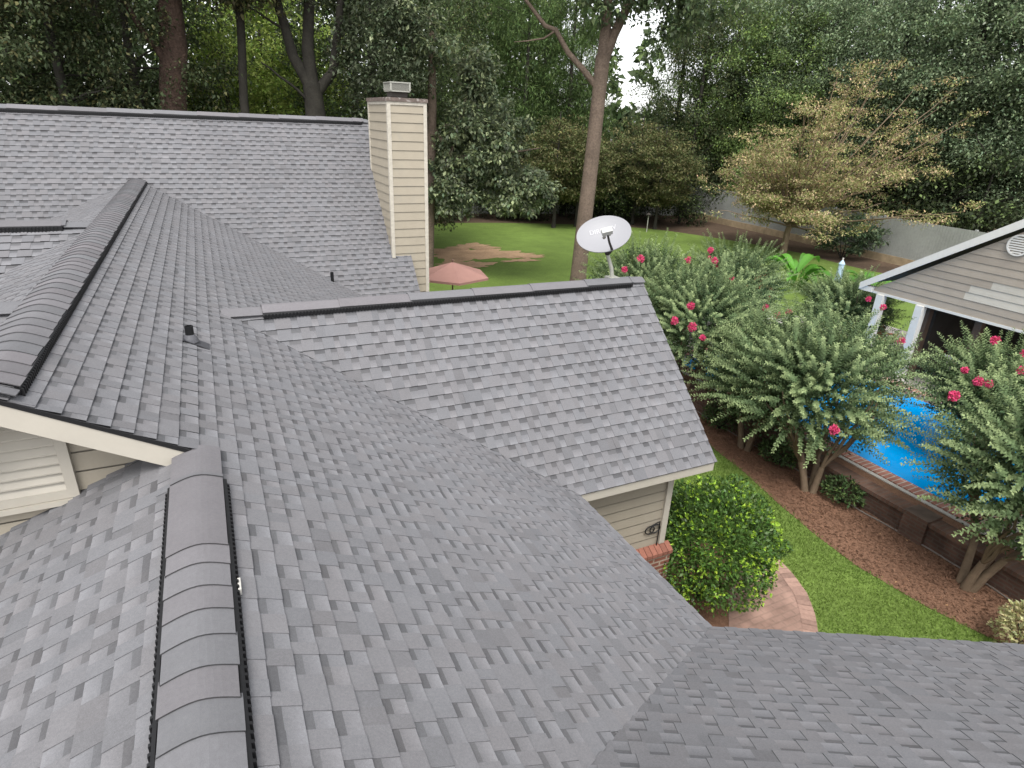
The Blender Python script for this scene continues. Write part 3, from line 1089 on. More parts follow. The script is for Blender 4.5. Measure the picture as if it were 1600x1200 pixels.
def crown_mesh(name, seed, ells, nclump, per, clump_r, lsize, base, alt=None, altp=.15, flat=1.0, shell=.55, cvar=.3, aspect=.55, droop=.0, twig_to=None):
    """ells: list of (centre, radii, weight); leaves gathered in clumps through the outer part of each ellipsoid"""
    rng = np.random.default_rng(seed)
    wts = np.array([e[2] for e in ells], float)
    wts /= wts.sum()
    V, C = [], []
    centres = []
    for i in range(nclump):
        c, r, _ = ells[rng.choice(len(ells), p=wts)]
        d = rdir(rng, 1)[0]
        rad = shell + (1 - shell) * rng.random() ** .6
        ctr = np.array(c) + d * np.array(r) * rad
        centres.append(ctr)
        m = int(per * rng.uniform(.6, 1.4))
        rr = clump_r * rng.uniform(.6, 1.35)
        off = rdir(rng, m) * (rng.random((m, 1)) ** .5) * rr * np.array([1, 1, .62 * flat])
        pos = ctr + off
        ax = off / rr + rdir(rng, m) * .9 + np.array([0, 0, -droop])
        nr = rdir(rng, m) * .62 + np.array([0, 0, 1.25])
        ls = lsize * rng.uniform(.6, 1.35, m)
        V.append(leaf_arrays(rng, pos, ax, nr, ls, ls * aspect))
        C.append(tint(rng, m, np.array(base) * rng.uniform(1 - cvar, 1 + cvar), .25, alt, altp))
    return quads_mesh(name, np.concatenate(V), np.concatenate(C)), centres

def limb_mesh(mb, p0, p1, r0, r1, seed, wob=.12, n=6, seg=6):
    rr = random.Random(seed)
    p0, p1 = Vector(p0), Vector(p1)
    L = (p1 - p0).length
    pts, rad = [], []
    for i in range(n + 1):
        t = i / n
        q = p0.lerp(p1, t)
        if 0 < i < n:
            q += Vector((rr.uniform(-1, 1), rr.uniform(-1, 1), rr.uniform(-.6, .9))) * wob * L / n
        pts.append(q)
        rad.append(r0 + (r1 - r0) * t)
    mb.tube(pts, rad, seg)
    return pts

def trunk_mb(h, r, seed, limbs, crown_lo, spread, lean=(0, 0)):
    mb = MB()
    rr = random.Random(seed)
    pts, rad = [], []
    for i in range(9):
        t = i / 8
        pts.append((lean[0] * t + rr.uniform(-.05, .05) * h * .06, lean[1] * t + rr.uniform(-.05, .05) * h * .06, -.15 + h * t))
        rad.append(r * (1.35 if i == 0 else 1) * (1 - .72 * t))
    mb.tube(pts, rad, 10)
    for k in range(limbs):
        t = rr.uniform(crown_lo, .95)
        a = rr.uniform(0, 2 * math.pi)
        s = spread * rr.uniform(.5, 1)
        b = Vector((lean[0] * t, lean[1] * t, h * t))
        limb_mesh(mb, b, b + Vector((math.cos(a) * s, math.sin(a) * s, s * rr.uniform(.1, .7))), r * .3 * (1.2 - t), .02, seed * 31 + k)
    return mb

def add_tree(name, loc, trunk_me, trunk_m, crown_me, crown_m, rz=0, sc=1.0, scz=None):
    o = empty(name, loc, rz)
    o.scale = (sc, sc, scz or sc)
    obj("trunk", trunk_me, trunk_m, o)
    obj("crown", crown_me, crown_m, o)
    return o

DKG, MDG, BLG, BRG, YLG, OLV = (.062, .088, .036), (.16, .225, .08), (.19, .25, .145), (.26, .36, .08), (.34, .41, .11), (.15, .145, .065)

# crown kinds shared by the wood behind the garden
KIND = {}
def kind(key, seed, h, r, ells, base, alt, altp, ncl, per, cr, ls, **kw):
    cm, _ = crown_mesh(key + "_crown", seed, ells, ncl, per, cr, ls, base, alt, altp, **kw)
    tm = trunk_mb(h, r, seed, 7, .3, 2.6).mesh(key + "_trunk", True)
    KIND[key] = (tm, cm)
kind("dark", 1, 14, .28, [((0, 0, 9), (3.6, 3.6, 5), 3), ((0, 0, 4.5), (3.0, 3.0, 2.6), 1.4)], DKG, MDG, .15, 200, 130, .95, .15)
kind("dark2", 2, 13, .25, [((0, 0, 8), (3.3, 3.3, 5.5), 3), ((.6, 0, 3.2), (2.8, 2.8, 2.4), 1.4)], (.065, .085, .04), OLV, .12, 200, 130, .85, .14, droop=.5)
kind("mid", 3, 14, .26, [((0, 0, 9), (3.8, 3.8, 5), 3), ((0, .5, 4.6), (3.2, 3.2, 2.8), 1.5)], MDG, BRG, .06, 150, 200, 1.15, .16, cvar=.5)
kind("blue", 4, 15, .3, [((0, 0, 10), (4.2, 4.2, 5.5), 3), ((0, 0, 4.5), (3.4, 3.4, 3.2), 1.6)], BLG, (.26, .33, .19), .25, 160, 220, 1.2, .16, cvar=.5)
kind("pine", 5, 15, .2, [((0, 0, 9), (2.6, 2.6, 5.5), 2), ((0, 0, 5), (2.9, 2.9, 3), 1)], (.10, .155, .05), (.05, .08, .03), .3, 150, 150, .95, .28, aspect=.14, droop=.4)
kind("bright", 6, 13, .22, [((0, 0, 7), (3.6, 3.6, 6), 1)], BRG, YLG, .35, 130, 95, 1.0, .24)  # leaf tints lightened so the crowns look sunlit; the light is in the colour
kind("olive", 7, 7, .12, [((0, 0, 4.2), (2.6, 2.6, 2.6), 1)], OLV, (.09, .115, .04), .4, 110, 110, .8, .16, flat=.5)
kind("shrub", 8, 3.4, .08, [((0, 0, 1.8), (1.8, 1.8, 1.7), 1)], (.045, .06, .028), MDG, .15, 70, 110, .65, .14)

def wood(key, az, d, label=None, cat="tree", group=None, sc=1.0, rz=None, name=None, bark=None, scz=None, z=G):
    rr = random.Random(int(az * 100 + d * 7))
    tm, cm = KIND[key]
    a = R(az)
    loc = (.23 + d * math.sin(a), d * math.cos(a), z)
    nm = name or {"pine": "pine_tree", "shrub": "shrub"}.get(key, "tree")
    o = add_tree(nm, loc, tm, bark or M_BARKD, cm, M_LEAF, rr.uniform(0, 6.28) if rz is None else rz, sc, scz)
    tag(o, label or "tall leafy tree in the wood behind the garden fence", cat, group)
    return o
GW = "trees of the wood behind the garden"
SAME = {
    "dark": "dark green tree of the wood behind the house and garden",
    "dark2": "dark drooping tree of the wood behind the house and garden",
    "mid": "mid green leafy tree of the wood behind the garden",
    "blue": "blue green leafy tree of the wood beyond the garden fence",
    "pine": "soft needled pine of the wood behind the garden",
    "bright": "yellow green tree beyond the dark trees behind the back ridge, sunlight put into its leaf colour",
    "olive": "small olive brown tree under the wood at the lawn's far edge",
    "shrub": "dark low shrub along the foot of the garden fence",
}
for key, az, d, sc in [
    # left, behind the back ridge
    ("dark", -17, 27, 1.0), ("dark2", -13, 25, .95), ("dark", -10.5, 31, 1.1), ("dark2", -8, 24.5, .9), ("dark", -5, 30, 1.05), ("dark2", -3.5, 26, .95),
    ("dark", -1.2, 33, 1.1),  ("dark2", 12.3, 33, 1.0), ("dark", 13.8, 27.5, .95), ("dark2", 17, 31, 1.05),
    # seen between the trunks
    ("bright", 2.6, 30, .7), ("bright", 5.4, 31, .72), ("bright", 8.0, 30, .7), ("bright", 7, 38, 1.0), ("bright", 4, 39, 1.0),
    # behind the back fence
    ("dark", 18.5, 45, 1.1), ("mid", 22, 50, 1.1), ("pine", 24, 47, 1.0), ("pine", 26.5, 44.5, 1.0), ("mid", 28, 53, 1.1), ("pine", 30.2, 46, 1.05),
    ("pine", 30.9, 52, .9), ("dark", 39.2, 53, 1.05), ("dark2", 40.8, 50, 1.0), ("mid", 41, 56, 1.1),
    ("mid", 43, 52, 1.1), ("blue", 45.5, 55, 1.1), ("mid", 46.5, 50, 1.0), ("blue", 48.5, 52, 1.1), ("mid", 50, 56, 1.15), ("blue", 52, 52, 1.05),
    ("blue", 54.5, 50, 1.1), ("blue", 56.5, 47, 1.05), ("dark2", 55.5, 46, .8), ("blue", 59, 46, 1.1), ("dark2", 58, 45, .75), ("blue", 61.5, 45, 1.1), ("blue", 64, 46, 1.1), ("blue", 67, 44, 1.1),
]:
    wood(key, az, d, SAME[key], group=GW if key != "bright" else "bright trees beyond the dark ones", sc=sc)
for az, d, sc in [(29.5, 40.5, 1.0), (31.5, 41.5, .9), (36.5, 44, 1.0), (38.5, 42.5, .9)]:
    wood("olive", az, d, SAME["olive"], group="olive brown trees along the lawn's far edge", sc=sc)
for az, d, sc in [(18.8, 42, 1.2), (24.5, 43.5, 1.0), (27.2, 43, 1.1), (32.5, 45, 1.3), (34.3, 44.5, 1.3), (36, 47, 1.4), (40.5, 46, 1.3), (53, 45, 1.5), (56, 44, 1.6), (59, 43, 1.6), (62, 42, 1.6)]:
    wood("shrub", az, d, SAME["shrub"], cat="shrub", group="dark shrubs along the garden fence", sc=sc)

# far wood closing the view, one mass
rng = np.random.default_rng(77)
n = 60000
az = R(1) * rng.uniform(-30, 82, n)
d = rng.uniform(62, 74, n)
top = 16 + 3 * np.sin(az * 11) + 2 * np.sin(az * 29 + 1)
gap = np.exp(-((np.degrees(az) - 34.8) / 1.2) ** 2)
top = top - gap * 14.0
z = rng.random(n) ** .8 * (top + 4.5) - 4.5
keep = ~((z > 3) & (np.degrees(az) > 29) & (np.degrees(az) < 43) & (np.sin(az * 75 + 2 * np.sin(z * .9)) * np.sin(z * 1.6 + az * 31) > -.15))
az, d, z = az[keep], d[keep], z[keep]
n = len(az)
pos = np.stack([.23 + d * np.sin(az), d * np.cos(az), z], 1)
ls = rng.uniform(.5, 1.1, n)
o = obj("distant_woods", quads_mesh("distant_woods", leaf_arrays(rng, pos, rdir(rng, n), rdir(rng, n) + np.array([0, -.6, .8]), ls, ls * .6), tint(rng, n, (.06, .09, .04), .4, MDG, .25)), M_LEAF)
o["kind"] = "stuff"
o["label"] = "dense far wood closing the view behind the garden trees"

# individual trunks and trees one can tell apart
def solo_tree(name, label, trunk, m, crown=None, cm=M_LEAF, group=None, cat="tree"):
    o = empty(name)
    tag(o, label, cat, group)
    trunk.build("trunk", m, o, smooth=True)
    if crown is not None:
        obj("crown", crown, cm, o)
    return o
# thick pine trunk behind the back ridge
mb = MB()
mb.tube([(-.5, 24, G), (-.42, 24, 0), (-.30, 24, 1.8), (-.02, 24, 3.4), (.05, 24, 5), (.1, 24, 9)], [.5, .42, .40, .38, .35, .25], 14)
limb_mesh(mb, (-.15, 23.9, 2.7), (-1.3, 23.5, 4.7), .12, .07, 3, .1)
limb_mesh(mb, (-1.3, 23.5, 4.7), (-2.4, 23.2, 6.4), .07, .03, 4, .1)
cm, _ = crown_mesh("pine_crown", 301, [((0, 24, 9), (3.2, 3.2, 3.2), 1), ((-3.2, 23, 5.2), (1.7, 1.5, 1.0), .5), ((2.0, 23.2, 5.4), (1.4, 1.4, .8), .3)], 170, 110, .9, .15, (.08, .085, .045), OLV, .3)
solo_tree("pine_tree", "thick reddish brown pine trunk rising behind the back roof ridge", mb, M_BARKR, cm)
mb = MB()
mb.tube([(1.75, 24.2, G), (1.82, 24.2, 2), (1.98, 24.1, 4), (2.1, 24, 7)], [.17, .14, .13, .1], 10)
cm, _ = crown_mesh("thin_crown", 302, [((2.1, 24, 7.5), (1.8, 1.8, 1.8), 1)], 60, 90, .7, .15, DKG, MDG, .2)
solo_tree("tree", "thin dark bare trunk against the bright green gap behind the back ridge", mb, M_BARKD, cm)
mb = MB()
mb.tube([(4.1, 23.7, G), (4.05, 23.7, 1), (3.98, 23.7, 2.6)], [.42, .36, .3], 12)
mb.tube([(3.98, 23.7, 2.5), (3.93, 23.7, 3.6), (4.1, 23.7, 5), (4.3, 23.6, 8)], [.25, .2, .17, .12], 10)
mb.tube([(3.98, 23.7, 2.4), (3.45, 23.75, 3.4), (3.25, 23.8, 4.4), (2.7, 23.8, 6.5)], [.22, .17, .15, .08], 10)
mb.tube([(4.0, 23.7, 2.2), (4.7, 23.6, 3.0), (5.0, 23.6, 4.6), (5.4, 23.6, 7)], [.2, .16, .13, .08], 10)
limb_mesh(mb, (3.95, 23.7, 2.0), (2.4, 23.3, 3.1), .06, .02, 9, .15)
limb_mesh(mb, (3.3, 23.8, 4.1), (2.2, 23.4, 4.6), .05, .02, 10, .15)
cm, _ = crown_mesh("fork_crown", 303, [((4.4, 23.7, 7.8), (3.4, 3.4, 3.0), 1), ((6.2, 23, 3.6), (1.5, 1.5, 1.9), .55), ((1.9, 23.2, 5.4), (1.0, 1.0, .6), .2)], 190, 110, .8, .14, (.07, .09, .05), (.16, .19, .12), .25)
solo_tree("tree", "dark forked tree with three stems just left of the chimney top", mb, M_BARKD, cm)
# pale leafed oak right of the chimney
mb = MB()
mb.tube([(8.0, 23.9, G), (8.1, 23.8, -1), (8.2, 23.7, 2), (8.2, 23.6, 5)], [.24, .2, .17, .1], 10)
for i, t in enumerate([(11.4, 22.4, -.3), (9.6, 23.2, 3.4), (12.0, 22.2, .8), (7.2, 23.6, 2.8), (10.4, 22.7, 1.5)]):
    limb_mesh(mb, (8.65, 23.7, -1.0 + .6 * i), t, .08, .02, 50 + i, .2)
cm, _ = crown_mesh("oak_crown", 304, [((9.9, 23.1, 1.1), (1.6, 1.6, 1.9), 1.5), ((11.45, 22.4, -.75), (1.5, 1.2, 1.05), 1.1), ((9.75, 23.2, 3.3), (.75, .7, .9), .45), ((6.8, 23.5, 4.2), (2.2, 1.8, 1.5), .8), ((9.0, 23.4, -.6), (1.2, 1.1, 1.3), .6), ((11.2, 23.4, 1.1), (1.0, 1, 1.1), .5)], 330, 90, .40, .16, (.14, .175, .10), (.33, .38, .2), .25, aspect=.6, droop=.4, shell=.3)
solo_tree("oak_tree", "pale leafed oak with drooping lower branches right of the chimney", mb, M_BARK, cm, M_GLEAF)
# tall trunk behind the dish
mb = MB()
mb.tube([(11.9, 18.65, G), (11.92, 18.62, -3.2), (11.96, 18.6, -1.5), (12.03, 18.57, .6), (12.08, 18.55, 2.6), (12.1, 18.54, 3.7)], [.36, .285, .265, .245, .225, .23], 16)
mb.tube([(12.09, 18.54, 3.5), (12.12, 18.53, 4.6), (12.0, 18.5, 7.5), (12.1, 18.4, 10)], [.2, .16, .12, .06], 12)
mb.tube([(12.1, 18.54, 3.4), (12.35, 18.4, 4.3), (12.75, 18.1, 5.4), (13.6, 17.6, 7.6), (14, 17.4, 9)], [.17, .15, .13, .09, .05], 12)
mb.tube([(12.05, 18.56, 2.75), (11.55, 18.8, 3.3), (11.12, 19.05, 3.75), (10.75, 19.25, 4.35), (10.45, 19.4, 4.45), (10.05, 19.65, 4.95), (9.3, 20, 5.8)], [.11, .095, .085, .075, .07, .055, .03], 9)
mb.tube([(10.75, 19.25, 4.33), (10.4, 19.35, 4.1), (9.9, 19.5, 4.0), (9.5, 19.6, 3.95)], [.035, .028, .02, .01], 6)
cm, _ = crown_mesh("tall_crown", 305, [((12.4, 18.4, 7.6), (3.4, 3.4, 2.6), 2.2), ((13.7, 17.4, 5.1), (1.3, 1.1, .8), .55), ((11.9, 18.0, 5.2), (.9, .8, .45), .3), ((15.0, 17.5, 5.9), (1.8, 1.5, 1.1), .7), ((9.0, 20.0, 6.6), (1.8, 1.6, 1.0), .6)], 170, 75, .6, .17, (.10, .135, .07), (.22, .28, .13), .15, aspect=.6, droop=.3)
solo_tree("tall_tree", "tall straight brown trunk forking at the top, behind the satellite dish", mb, M_BARK, cm)
# yellowing vase shaped tree on the lawn
mb = MB()
yt = Vector((28.7, 24.4, G))
mb.tube([yt, yt + Vector((0, 0, 1.2)), yt + Vector((.1, -.05, 1.9))], [.2, .16, .15], 10)
rr = random.Random(44)
els = []
ytips = []
for i in range(84):
    a = rr.uniform(0, 2 * math.pi)
    el = rr.uniform(.10, 1.3) if i < 60 else rr.uniform(.65, 1.3)
    L = (rr.uniform(4.4, 7.4) if i < 60 else rr.uniform(6.2, 7.8)) * (1 + .24 * math.cos(a + .75))
    tip = yt + Vector((math.cos(a) * math.cos(el) * L * .95, math.sin(a) * math.cos(el) * L * .95, 1.3 + math.sin(el) * L * .98))
    st = yt + Vector((.1, -.05, 1.8 + rr.uniform(-.3, .3)))
    limb_mesh(mb, st, tip, .06, .012, 600 + i, .12, 7, 5)
    for k in range(7):
        q = st.lerp(tip, .30 + .70 * k / 6)
        s = .75
        els.append((tuple(q + Vector((rr.uniform(-.6, .6), rr.uniform(-.6, .6), rr.uniform(-.2, .3)))), (s, s, .35), 1))
cmA, _ = crown_mesh("yellow_crown", 306, els, 1600, 36, .5, .12, (.42, .33, .19), (.27, .30, .11), .45, flat=.5, shell=.1, cvar=.35, aspect=.5)
solo_tree("vase_tree", "spreading tree with thin yellow brown autumn foliage on the far lawn", mb, M_BARKP, cmA)
# pale green shrub under the yellow tree
cm, _ = crown_mesh("lawn_shrub_crown", 307, [((0, 0, 1.4), (1.9, 1.5, 1.1), 1)], 60, 60, .5, .18, (.07, .11, .06), (.13, .17, .09), .3, flat=.4)
mb = MB()
for i in range(5):
    limb_mesh(mb, (0, 0, -.1), (math.cos(i * 1.3) * 1.1, math.sin(i * 1.3) * .9, 1.6), .04, .012, 70 + i)
o = empty("shrub", (31.2, 22.6, G))
tag(o, "grey green spreading shrub under the yellowing tree, against the fence", "shrub")
mb.build("trunk", M_BARKD, o)
obj("crown", cm, M_LEAF, o)

# ------------------------------------------------------------------ fences
def fence(name, label, pts, h, base_h=0.0):
    root = empty(name)
    tag(root, label, "fence")
    f = MB()
    for (x0, y0), (x1, y1) in zip(pts[:-1], pts[1:]):
        a, b = Vector((x0, y0, 0)), Vector((x1, y1, 0))
        L = (b - a).length
        d = (b - a).normalized()
        T = Matrix((d, Vector((-d.y, d.x, 0)), Vector((0, 0, 1)))).transposed().to_4x4()
        T.translation = Vector((x0, y0, G))
        n = int(L / .15)
        for i in range(n):
            f.box((i * .15 + .004, -.012, base_h), (i * .15 + .146, .012, base_h + h), T)
        f.box((0, .013, base_h + .25), (L, .05, base_h + .33), T)
        f.box((0, .013, base_h + h - .35), (L, .05, base_h + h - .27), T)
        k = int(L / 2.4)
        for i in range(k + 1):
            pm = MB()
            pm.box((i * 2.4 - .055, .05, 0), (i * 2.4 + .055, .16, base_h + h + .05), T)
            pm.build("post", M_FENCE, root)
        if base_h:
            bm_ = MB()
            bm_.box((0, -.05, -.05), (L, .012, base_h - .005), T)
            bm_.build("base_board", M_TANB, root)
    f.build("fence_panel", M_FENCE, root)
    return root
fence("back_fence", "pale weathered board fence along the back of the far lawn", [(4, 42.5), (17, 42.0), (24, 41.0), (33, 38.4)], 1.75)
fence("side_fence", "grey white board fence on a tan base board, right of the yellowing tree", [(33.4, 38.2), (33.3, 30), (32.9, 22), (32.5, 13)], 1.9, .4)
# small bird feeder at the lawn's far edge
bf = empty("bird_feeder", (25.4, 32.4, G))
tag(bf, "small grey bird feeder on a pole at the far edge of the lawn", "bird feeder")
mb = MB()
mb.tube([(0, 0, 0), (0, 0, 1.0)], .03, 8)
mb.build("pole", M_GALV, bf)
mb = MB()
mb.box((-.1, -.1, 1.0), (.1, .1, 1.09))
mb.lathe([(.17, 1.1), (.03, 1.2), (0, 1.21)], 12)
mb.build("tray", M_DARK, bf)

# ------------------------------------------------------------------ gardenia bush at the wing corner
def bush(name, label, loc, rad, n, ls, base, alt, altp, m, seed):
    rng = np.random.default_rng(seed)
    d = rdir(rng, n)
    d[:, 2] = np.where(d[:, 2] < -.5, -d[:, 2] * .4, d[:, 2])
    d /= np.linalg.norm(d, axis=1, keepdims=True)
    lump = 1 + .10 * np.sin(d[:, 0] * 9 + d[:, 2] * 5) * np.sin(d[:, 1] * 8 + 1) + .07 * np.sin(d[:, 2] * 13 + d[:, 0] * 7)
    rr = (1 - rng.random(n) ** 1.7 * .42) * lump
    pos = d * np.array(rad) * rr[:, None]
    ax = d * .8 + rdir(rng, n) * .8 + np.array([0, 0, .25])
    nr = d * .8 + rdir(rng, n) * .6 + np.array([0, 0, .6])
    l = ls * rng.uniform(.7, 1.3, n)
    V = [leaf_arrays(rng, pos, ax, nr, l, l * .5)]
    C = [tint(rng, n, base, .3)]
    # tufts of fresh leaves
    k = int(n * altp)
    for i in range(k):
        q = d[rng.integers(n)]
        c = q * np.array(rad) * rng.uniform(.9, 1.05) * (1 + .10 * np.sin(q[0] * 9 + q[2] * 5) * np.sin(q[1] * 8 + 1))
        mm = 6
        a2 = rdir(rng, mm) * .9 + q + np.array([0, 0, .3])
        l2 = ls * rng.uniform(.6, 1.05, mm)
        V.append(leaf_arrays(rng, np.tile(c, (mm, 1)), a2, rdir(rng, mm) * .5 + np.array([0, 0, 1.0]), l2, l2 * .5))
        C.append(tint(rng, mm, alt, .35))
    o = empty(name, loc)
    tag(o, label, "bush")
    obj("foliage", quads_mesh(name + "_foliage", np.concatenate(V), np.concatenate(C)), m, o)
    mb = MB()
    rr = random.Random(seed)
    for i in range(9):
        a = i * .7
        limb_mesh(mb, (0, 0, -rad[2]), (math.cos(a) * rad[0] * .7, math.sin(a) * rad[1] * .7, rr.uniform(-.2, .6) * rad[2]), .02, .006, seed + i)
    mb.build("stem", M_BARKD, o)
    return o
bush("bush", "rounded glossy green bush with lime new leaves beside the wing corner", (5.86, 5.0, -3.62), (.92, .84, .95), 19000, .054, (.075, .145, .03), (.33, .50, .06), .05, M_GLEAF, 91)
bush("bush", "small fresh green plant at the brick base under the wing eave", (5.0, 4.45, -4.25), (.22, .2, .26), 500, .06, (.09, .14, .03), (.25, .36, .06), .06, M_LEAF, 92)
bush("bush", "pale cream variegated bush at the end of the mulch bed, lower right", (9.15, 2.45, -4.15), (.42, .42, .40), 1700, .06, (.42, .40, .20), (.62, .58, .34), .05, M_LEAF, 93)

for i_, (bx_, by_, br_, lab_) in enumerate(((10.0, 7.45, .30, "low weedy plant at the wall foot between the small and the round crape myrtle"),
                                            (10.02, 5.95, .28, "low weedy plant at the wall foot just right of the round crape myrtle"),
                                            (10.0, 9.1, .34, "low weedy plant at the wall foot behind the small crape myrtle"))):
    bush("weedy_plant", lab_, (bx_, by_, G + br_ * .8), (br_, br_ * 1.3, br_ * .8), 700, .075, (.075, .12, .045), (.2, .28, .1), .04, M_LEAF, 95 + i_)

# ------------------------------------------------------------------ crape myrtles along the wall
def myrtle(loc, label, seed, hgt, rad, off, flowers, nshoot=330, stems=4):
    """loc on the ground; flowers in world coordinates"""
    rng = np.random.default_rng(seed)
    rr = random.Random(seed)
    o = empty("crape_myrtle", loc)
    tag(o, label, "tree", "crape myrtles along the garden wall")
    mb = MB()
    cz = hgt * .565
    tips = []
    for i in range(stems):
        a = i * 2 * math.pi / stems + rr.uniform(-.4, .4)
        t1 = Vector((math.cos(a) * .24 + off[0] * .2, math.sin(a) * .24 + off[1] * .2, .6 + rr.uniform(-.1, .1)))
        b0 = Vector((math.cos(a) * .07, math.sin(a) * .07, -.1))
        mb.tube([b0, b0.lerp(t1, .5) + Vector((0, 0, .05)), t1], [.075, .06, .05], 8)
        for j in range(4):
            a2 = a + rr.uniform(-.8, .8)
            t2 = Vector((off[0] * .7 + math.cos(a2) * rad * .55, off[1] * .7 + math.sin(a2) * rad * .55, cz + rr.uniform(-.5, .6)))
            pts = limb_mesh(mb, t1, t2, .035, .012, seed * 77 + i * 9 + j, .18, 5, 6)
            tips.append(t2)
    mb.build("trunk", M_BARKP, o, smooth=True)
    V, C = [], []
    ctr = np.array([off[0], off[1], cz])
    R3 = np.array([rad, rad, hgt * .46])
    for i in range(int(nshoot * .95)):
        d = rdir(rng, 1)[0]
        if d[2] < -.7:
            d[2] *= -.6
        st = ctr + d * R3 * rng.uniform(.30, .74)
        dirv = d * np.array([1, 1, .7]) + np.array([0, 0, .55]) + rng.normal(0, .22, 3)
        dirv /= np.linalg.norm(dirv)
        L = rng.uniform(.45, .95)
        m = int(L / .016)
        t = np.linspace(.08, 1, m)
        sag = np.array([0, 0, -.14 * L])
        ps = st + dirv * (t * L)[:, None] + sag * (t ** 2)[:, None]
        side = np.cross(dirv, rdir(rng, 1)[0])
        side /= np.linalg.norm(side)
        s2 = np.cross(dirv, side)
        ph = np.arange(m) * 2.4
        out = side * np.cos(ph)[:, None] + s2 * np.sin(ph)[:, None]
        ax = out + dirv * .55
        l = .072 * (1.15 - .5 * t) * rng.uniform(.8, 1.2, m)
        nr = dirv * .7 + np.array([0, 0, .6]) + rng.normal(0, .25, (m, 3))
        V.append(leaf_arrays(rng, ps, ax, nr, l, l * .55))
        base = np.array([.125, .19, .088]) * rng.uniform(.75, 1.2)
        tip = np.array([.31, .385, .18])
        c = base[None] * (1 - t[:, None] ** 2) + tip[None] * (t[:, None] ** 2)
        C.append(np.clip(c * rng.uniform(.8, 1.2, (m, 1)), 0, 1))
    # inner leaves
    m = 9000
    d = rdir(rng, m)
    ps = ctr + d * R3 * (rng.random((m, 1)) ** .45) * .85
    ps[:, 2] = np.maximum(ps[:, 2], .62 + .25 * rng.random(m))
    l = rng.uniform(.05, .085, m)
    V.append(leaf_arrays(rng, ps, rdir(rng, m), rdir(rng, m) + np.array([0, 0, .7]), l, l * .55))
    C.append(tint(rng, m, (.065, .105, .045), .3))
    obj("crown", quads_mesh("myrtle_crown", np.concatenate(V), np.concatenate(C)), M_LEAF, o)
    for f in flowers:
        q = np.array(f[:3]) - np.array(loc)
        e = (q - ctr) / (R3 * 1.22)
        k = np.linalg.norm(e)
        if k < 1:
            q = ctr + (q - ctr) / k
        m = 170
        r = f[3] * .85
        dd = rdir(rng, m)
        ps = q + dd * r * (rng.random((m, 1)) ** .55) * np.array([1, 1, 1.1])
        l = np.full(m, .034)
        me = quads_mesh("flower_cluster", leaf_arrays(rng, ps, dd + rdir(rng, m) * .8, dd + rdir(rng, m) * .7, l, l * .9), np.ones((m, 3)))
        obj("flower_cluster", me, M_FLOWER, o)
    return o
FL = .075
myrtle((9.8, 3.62, G), "nearest crape myrtle with splayed stems, beside the pale cream bush", 401, 3.35, 1.72, (.78, -.25),
       [(9.7, 3.95, -1.95, .07), (11.41, 5.09, -2.0, .08), (11.57, 4.98, -2.05, .06)], 800)
myrtle((9.78, 6.44, G), "round crape myrtle with one pink cluster, in front of the blue pool", 402, 3.35, 2.0, (.33, .75),
       [(8.95, 5.95, -2.5, .07), (11.2, 9.2, -2.0, .07), (11.2, 8.8, -2.0, .075), (11.6, 9.9, -2.05, .075)], 950)
myrtle((9.85, 8.15, G), "small crape myrtle sprouting low between its larger neighbours", 403, 2.7, 1.45, (.45, .35), [], 520, 3)
myrtle((10.05, 10.6, G), "crape myrtle crowded with pink clusters, behind the right end of the wing roof", 404, 3.35, 1.95, (.5, .3),
       [(9.55, 10.02, -2.0, .08), (8.92, 9.31, -2.05, .09), (8.74, 9.65, -2.0, .08), (10.02, 11.26, -2.0, .09), (9.91, 11.99, -2.0, .08), (11.03, 11.78, -2.0, .085), (9.3, 9.4, -2.3, .06)], 850)
myrtle((10.3, 13.2, G), "far crape myrtle behind the wing ridge, pink clusters at its top", 405, 3.4, 1.95, (.5, .2),
       [(11.64, 13.21, -2.0, .085), (11.19, 12.65, -2.0, .08), (12.08, 13.33, -2.0, .06), (12.54, 13.12, -2.0, .06), (12.12, 12.38, -2.1, .07)], 800)
myrtle((13.6, 13.0, DZ), "crape myrtle on the far side of the pool, near the red chairs", 406, 2.9, 1.7, (.0, .0), [], 650)
myrtle((13.2, 5.6, DZ), "crape myrtle in front of the pool house, pink clusters along its top", 407, 2.35, 1.35, (.0, .0),
       [(12.8, 5.62, -2.0, .075), (12.78, 5.29, -2.0, .08), (12.42, 5.08, -2.0, .06), (11.93, 5.6, -2.05, .05), (12.31, 7.09, -2.0, .07), (14.3, 8.9, -2.0, .07)], 480, 3)

myrtle((16.6, 11.4, DZ), "crape myrtle beyond the pool, left of the pool house posts", 408, 2.0, 1.4, (.0, .0), [(14.71, 9.57, -2.0, .06)], 480)

# ------------------------------------------------------------------ pool house
M_WHITE2 = mat("bright_white_paint", (0.60, 0.59, 0.56), rough=0.5, noise=[(9, 0.06)])
ph = empty("pool_house")
tag(ph, "grey sided pool house gable with white rake trim, round vent and open porch", "pool house")
X0 = 15.7
ya, za = 10.48, -1.85                       # far eave corner
yr_, sl_ = 5.9, .655                        # ridge line and slope
zr_ = za + (ya - yr_) * sl_
yn = 2 * yr_ - ya
def pcol(i):
    rr = random.Random(i)
    a, b = (.31, .27, .225), (.44, .415, .365)
    cut = 9.3 - .42 * i - rr.uniform(0, .5)
    v = rr.uniform(.93, 1.07)
    a = tuple(x * v for x in a)
    b = tuple(x * v for x in b)
    if i < 2:
        return ((-12.0, -3.0, a), (-3.0, 0.0, a))
    return ((-12.0, -min(cut, 8.6 - .2 * i), a), (-min(cut, 8.6 - .2 * i), 0.0, b))
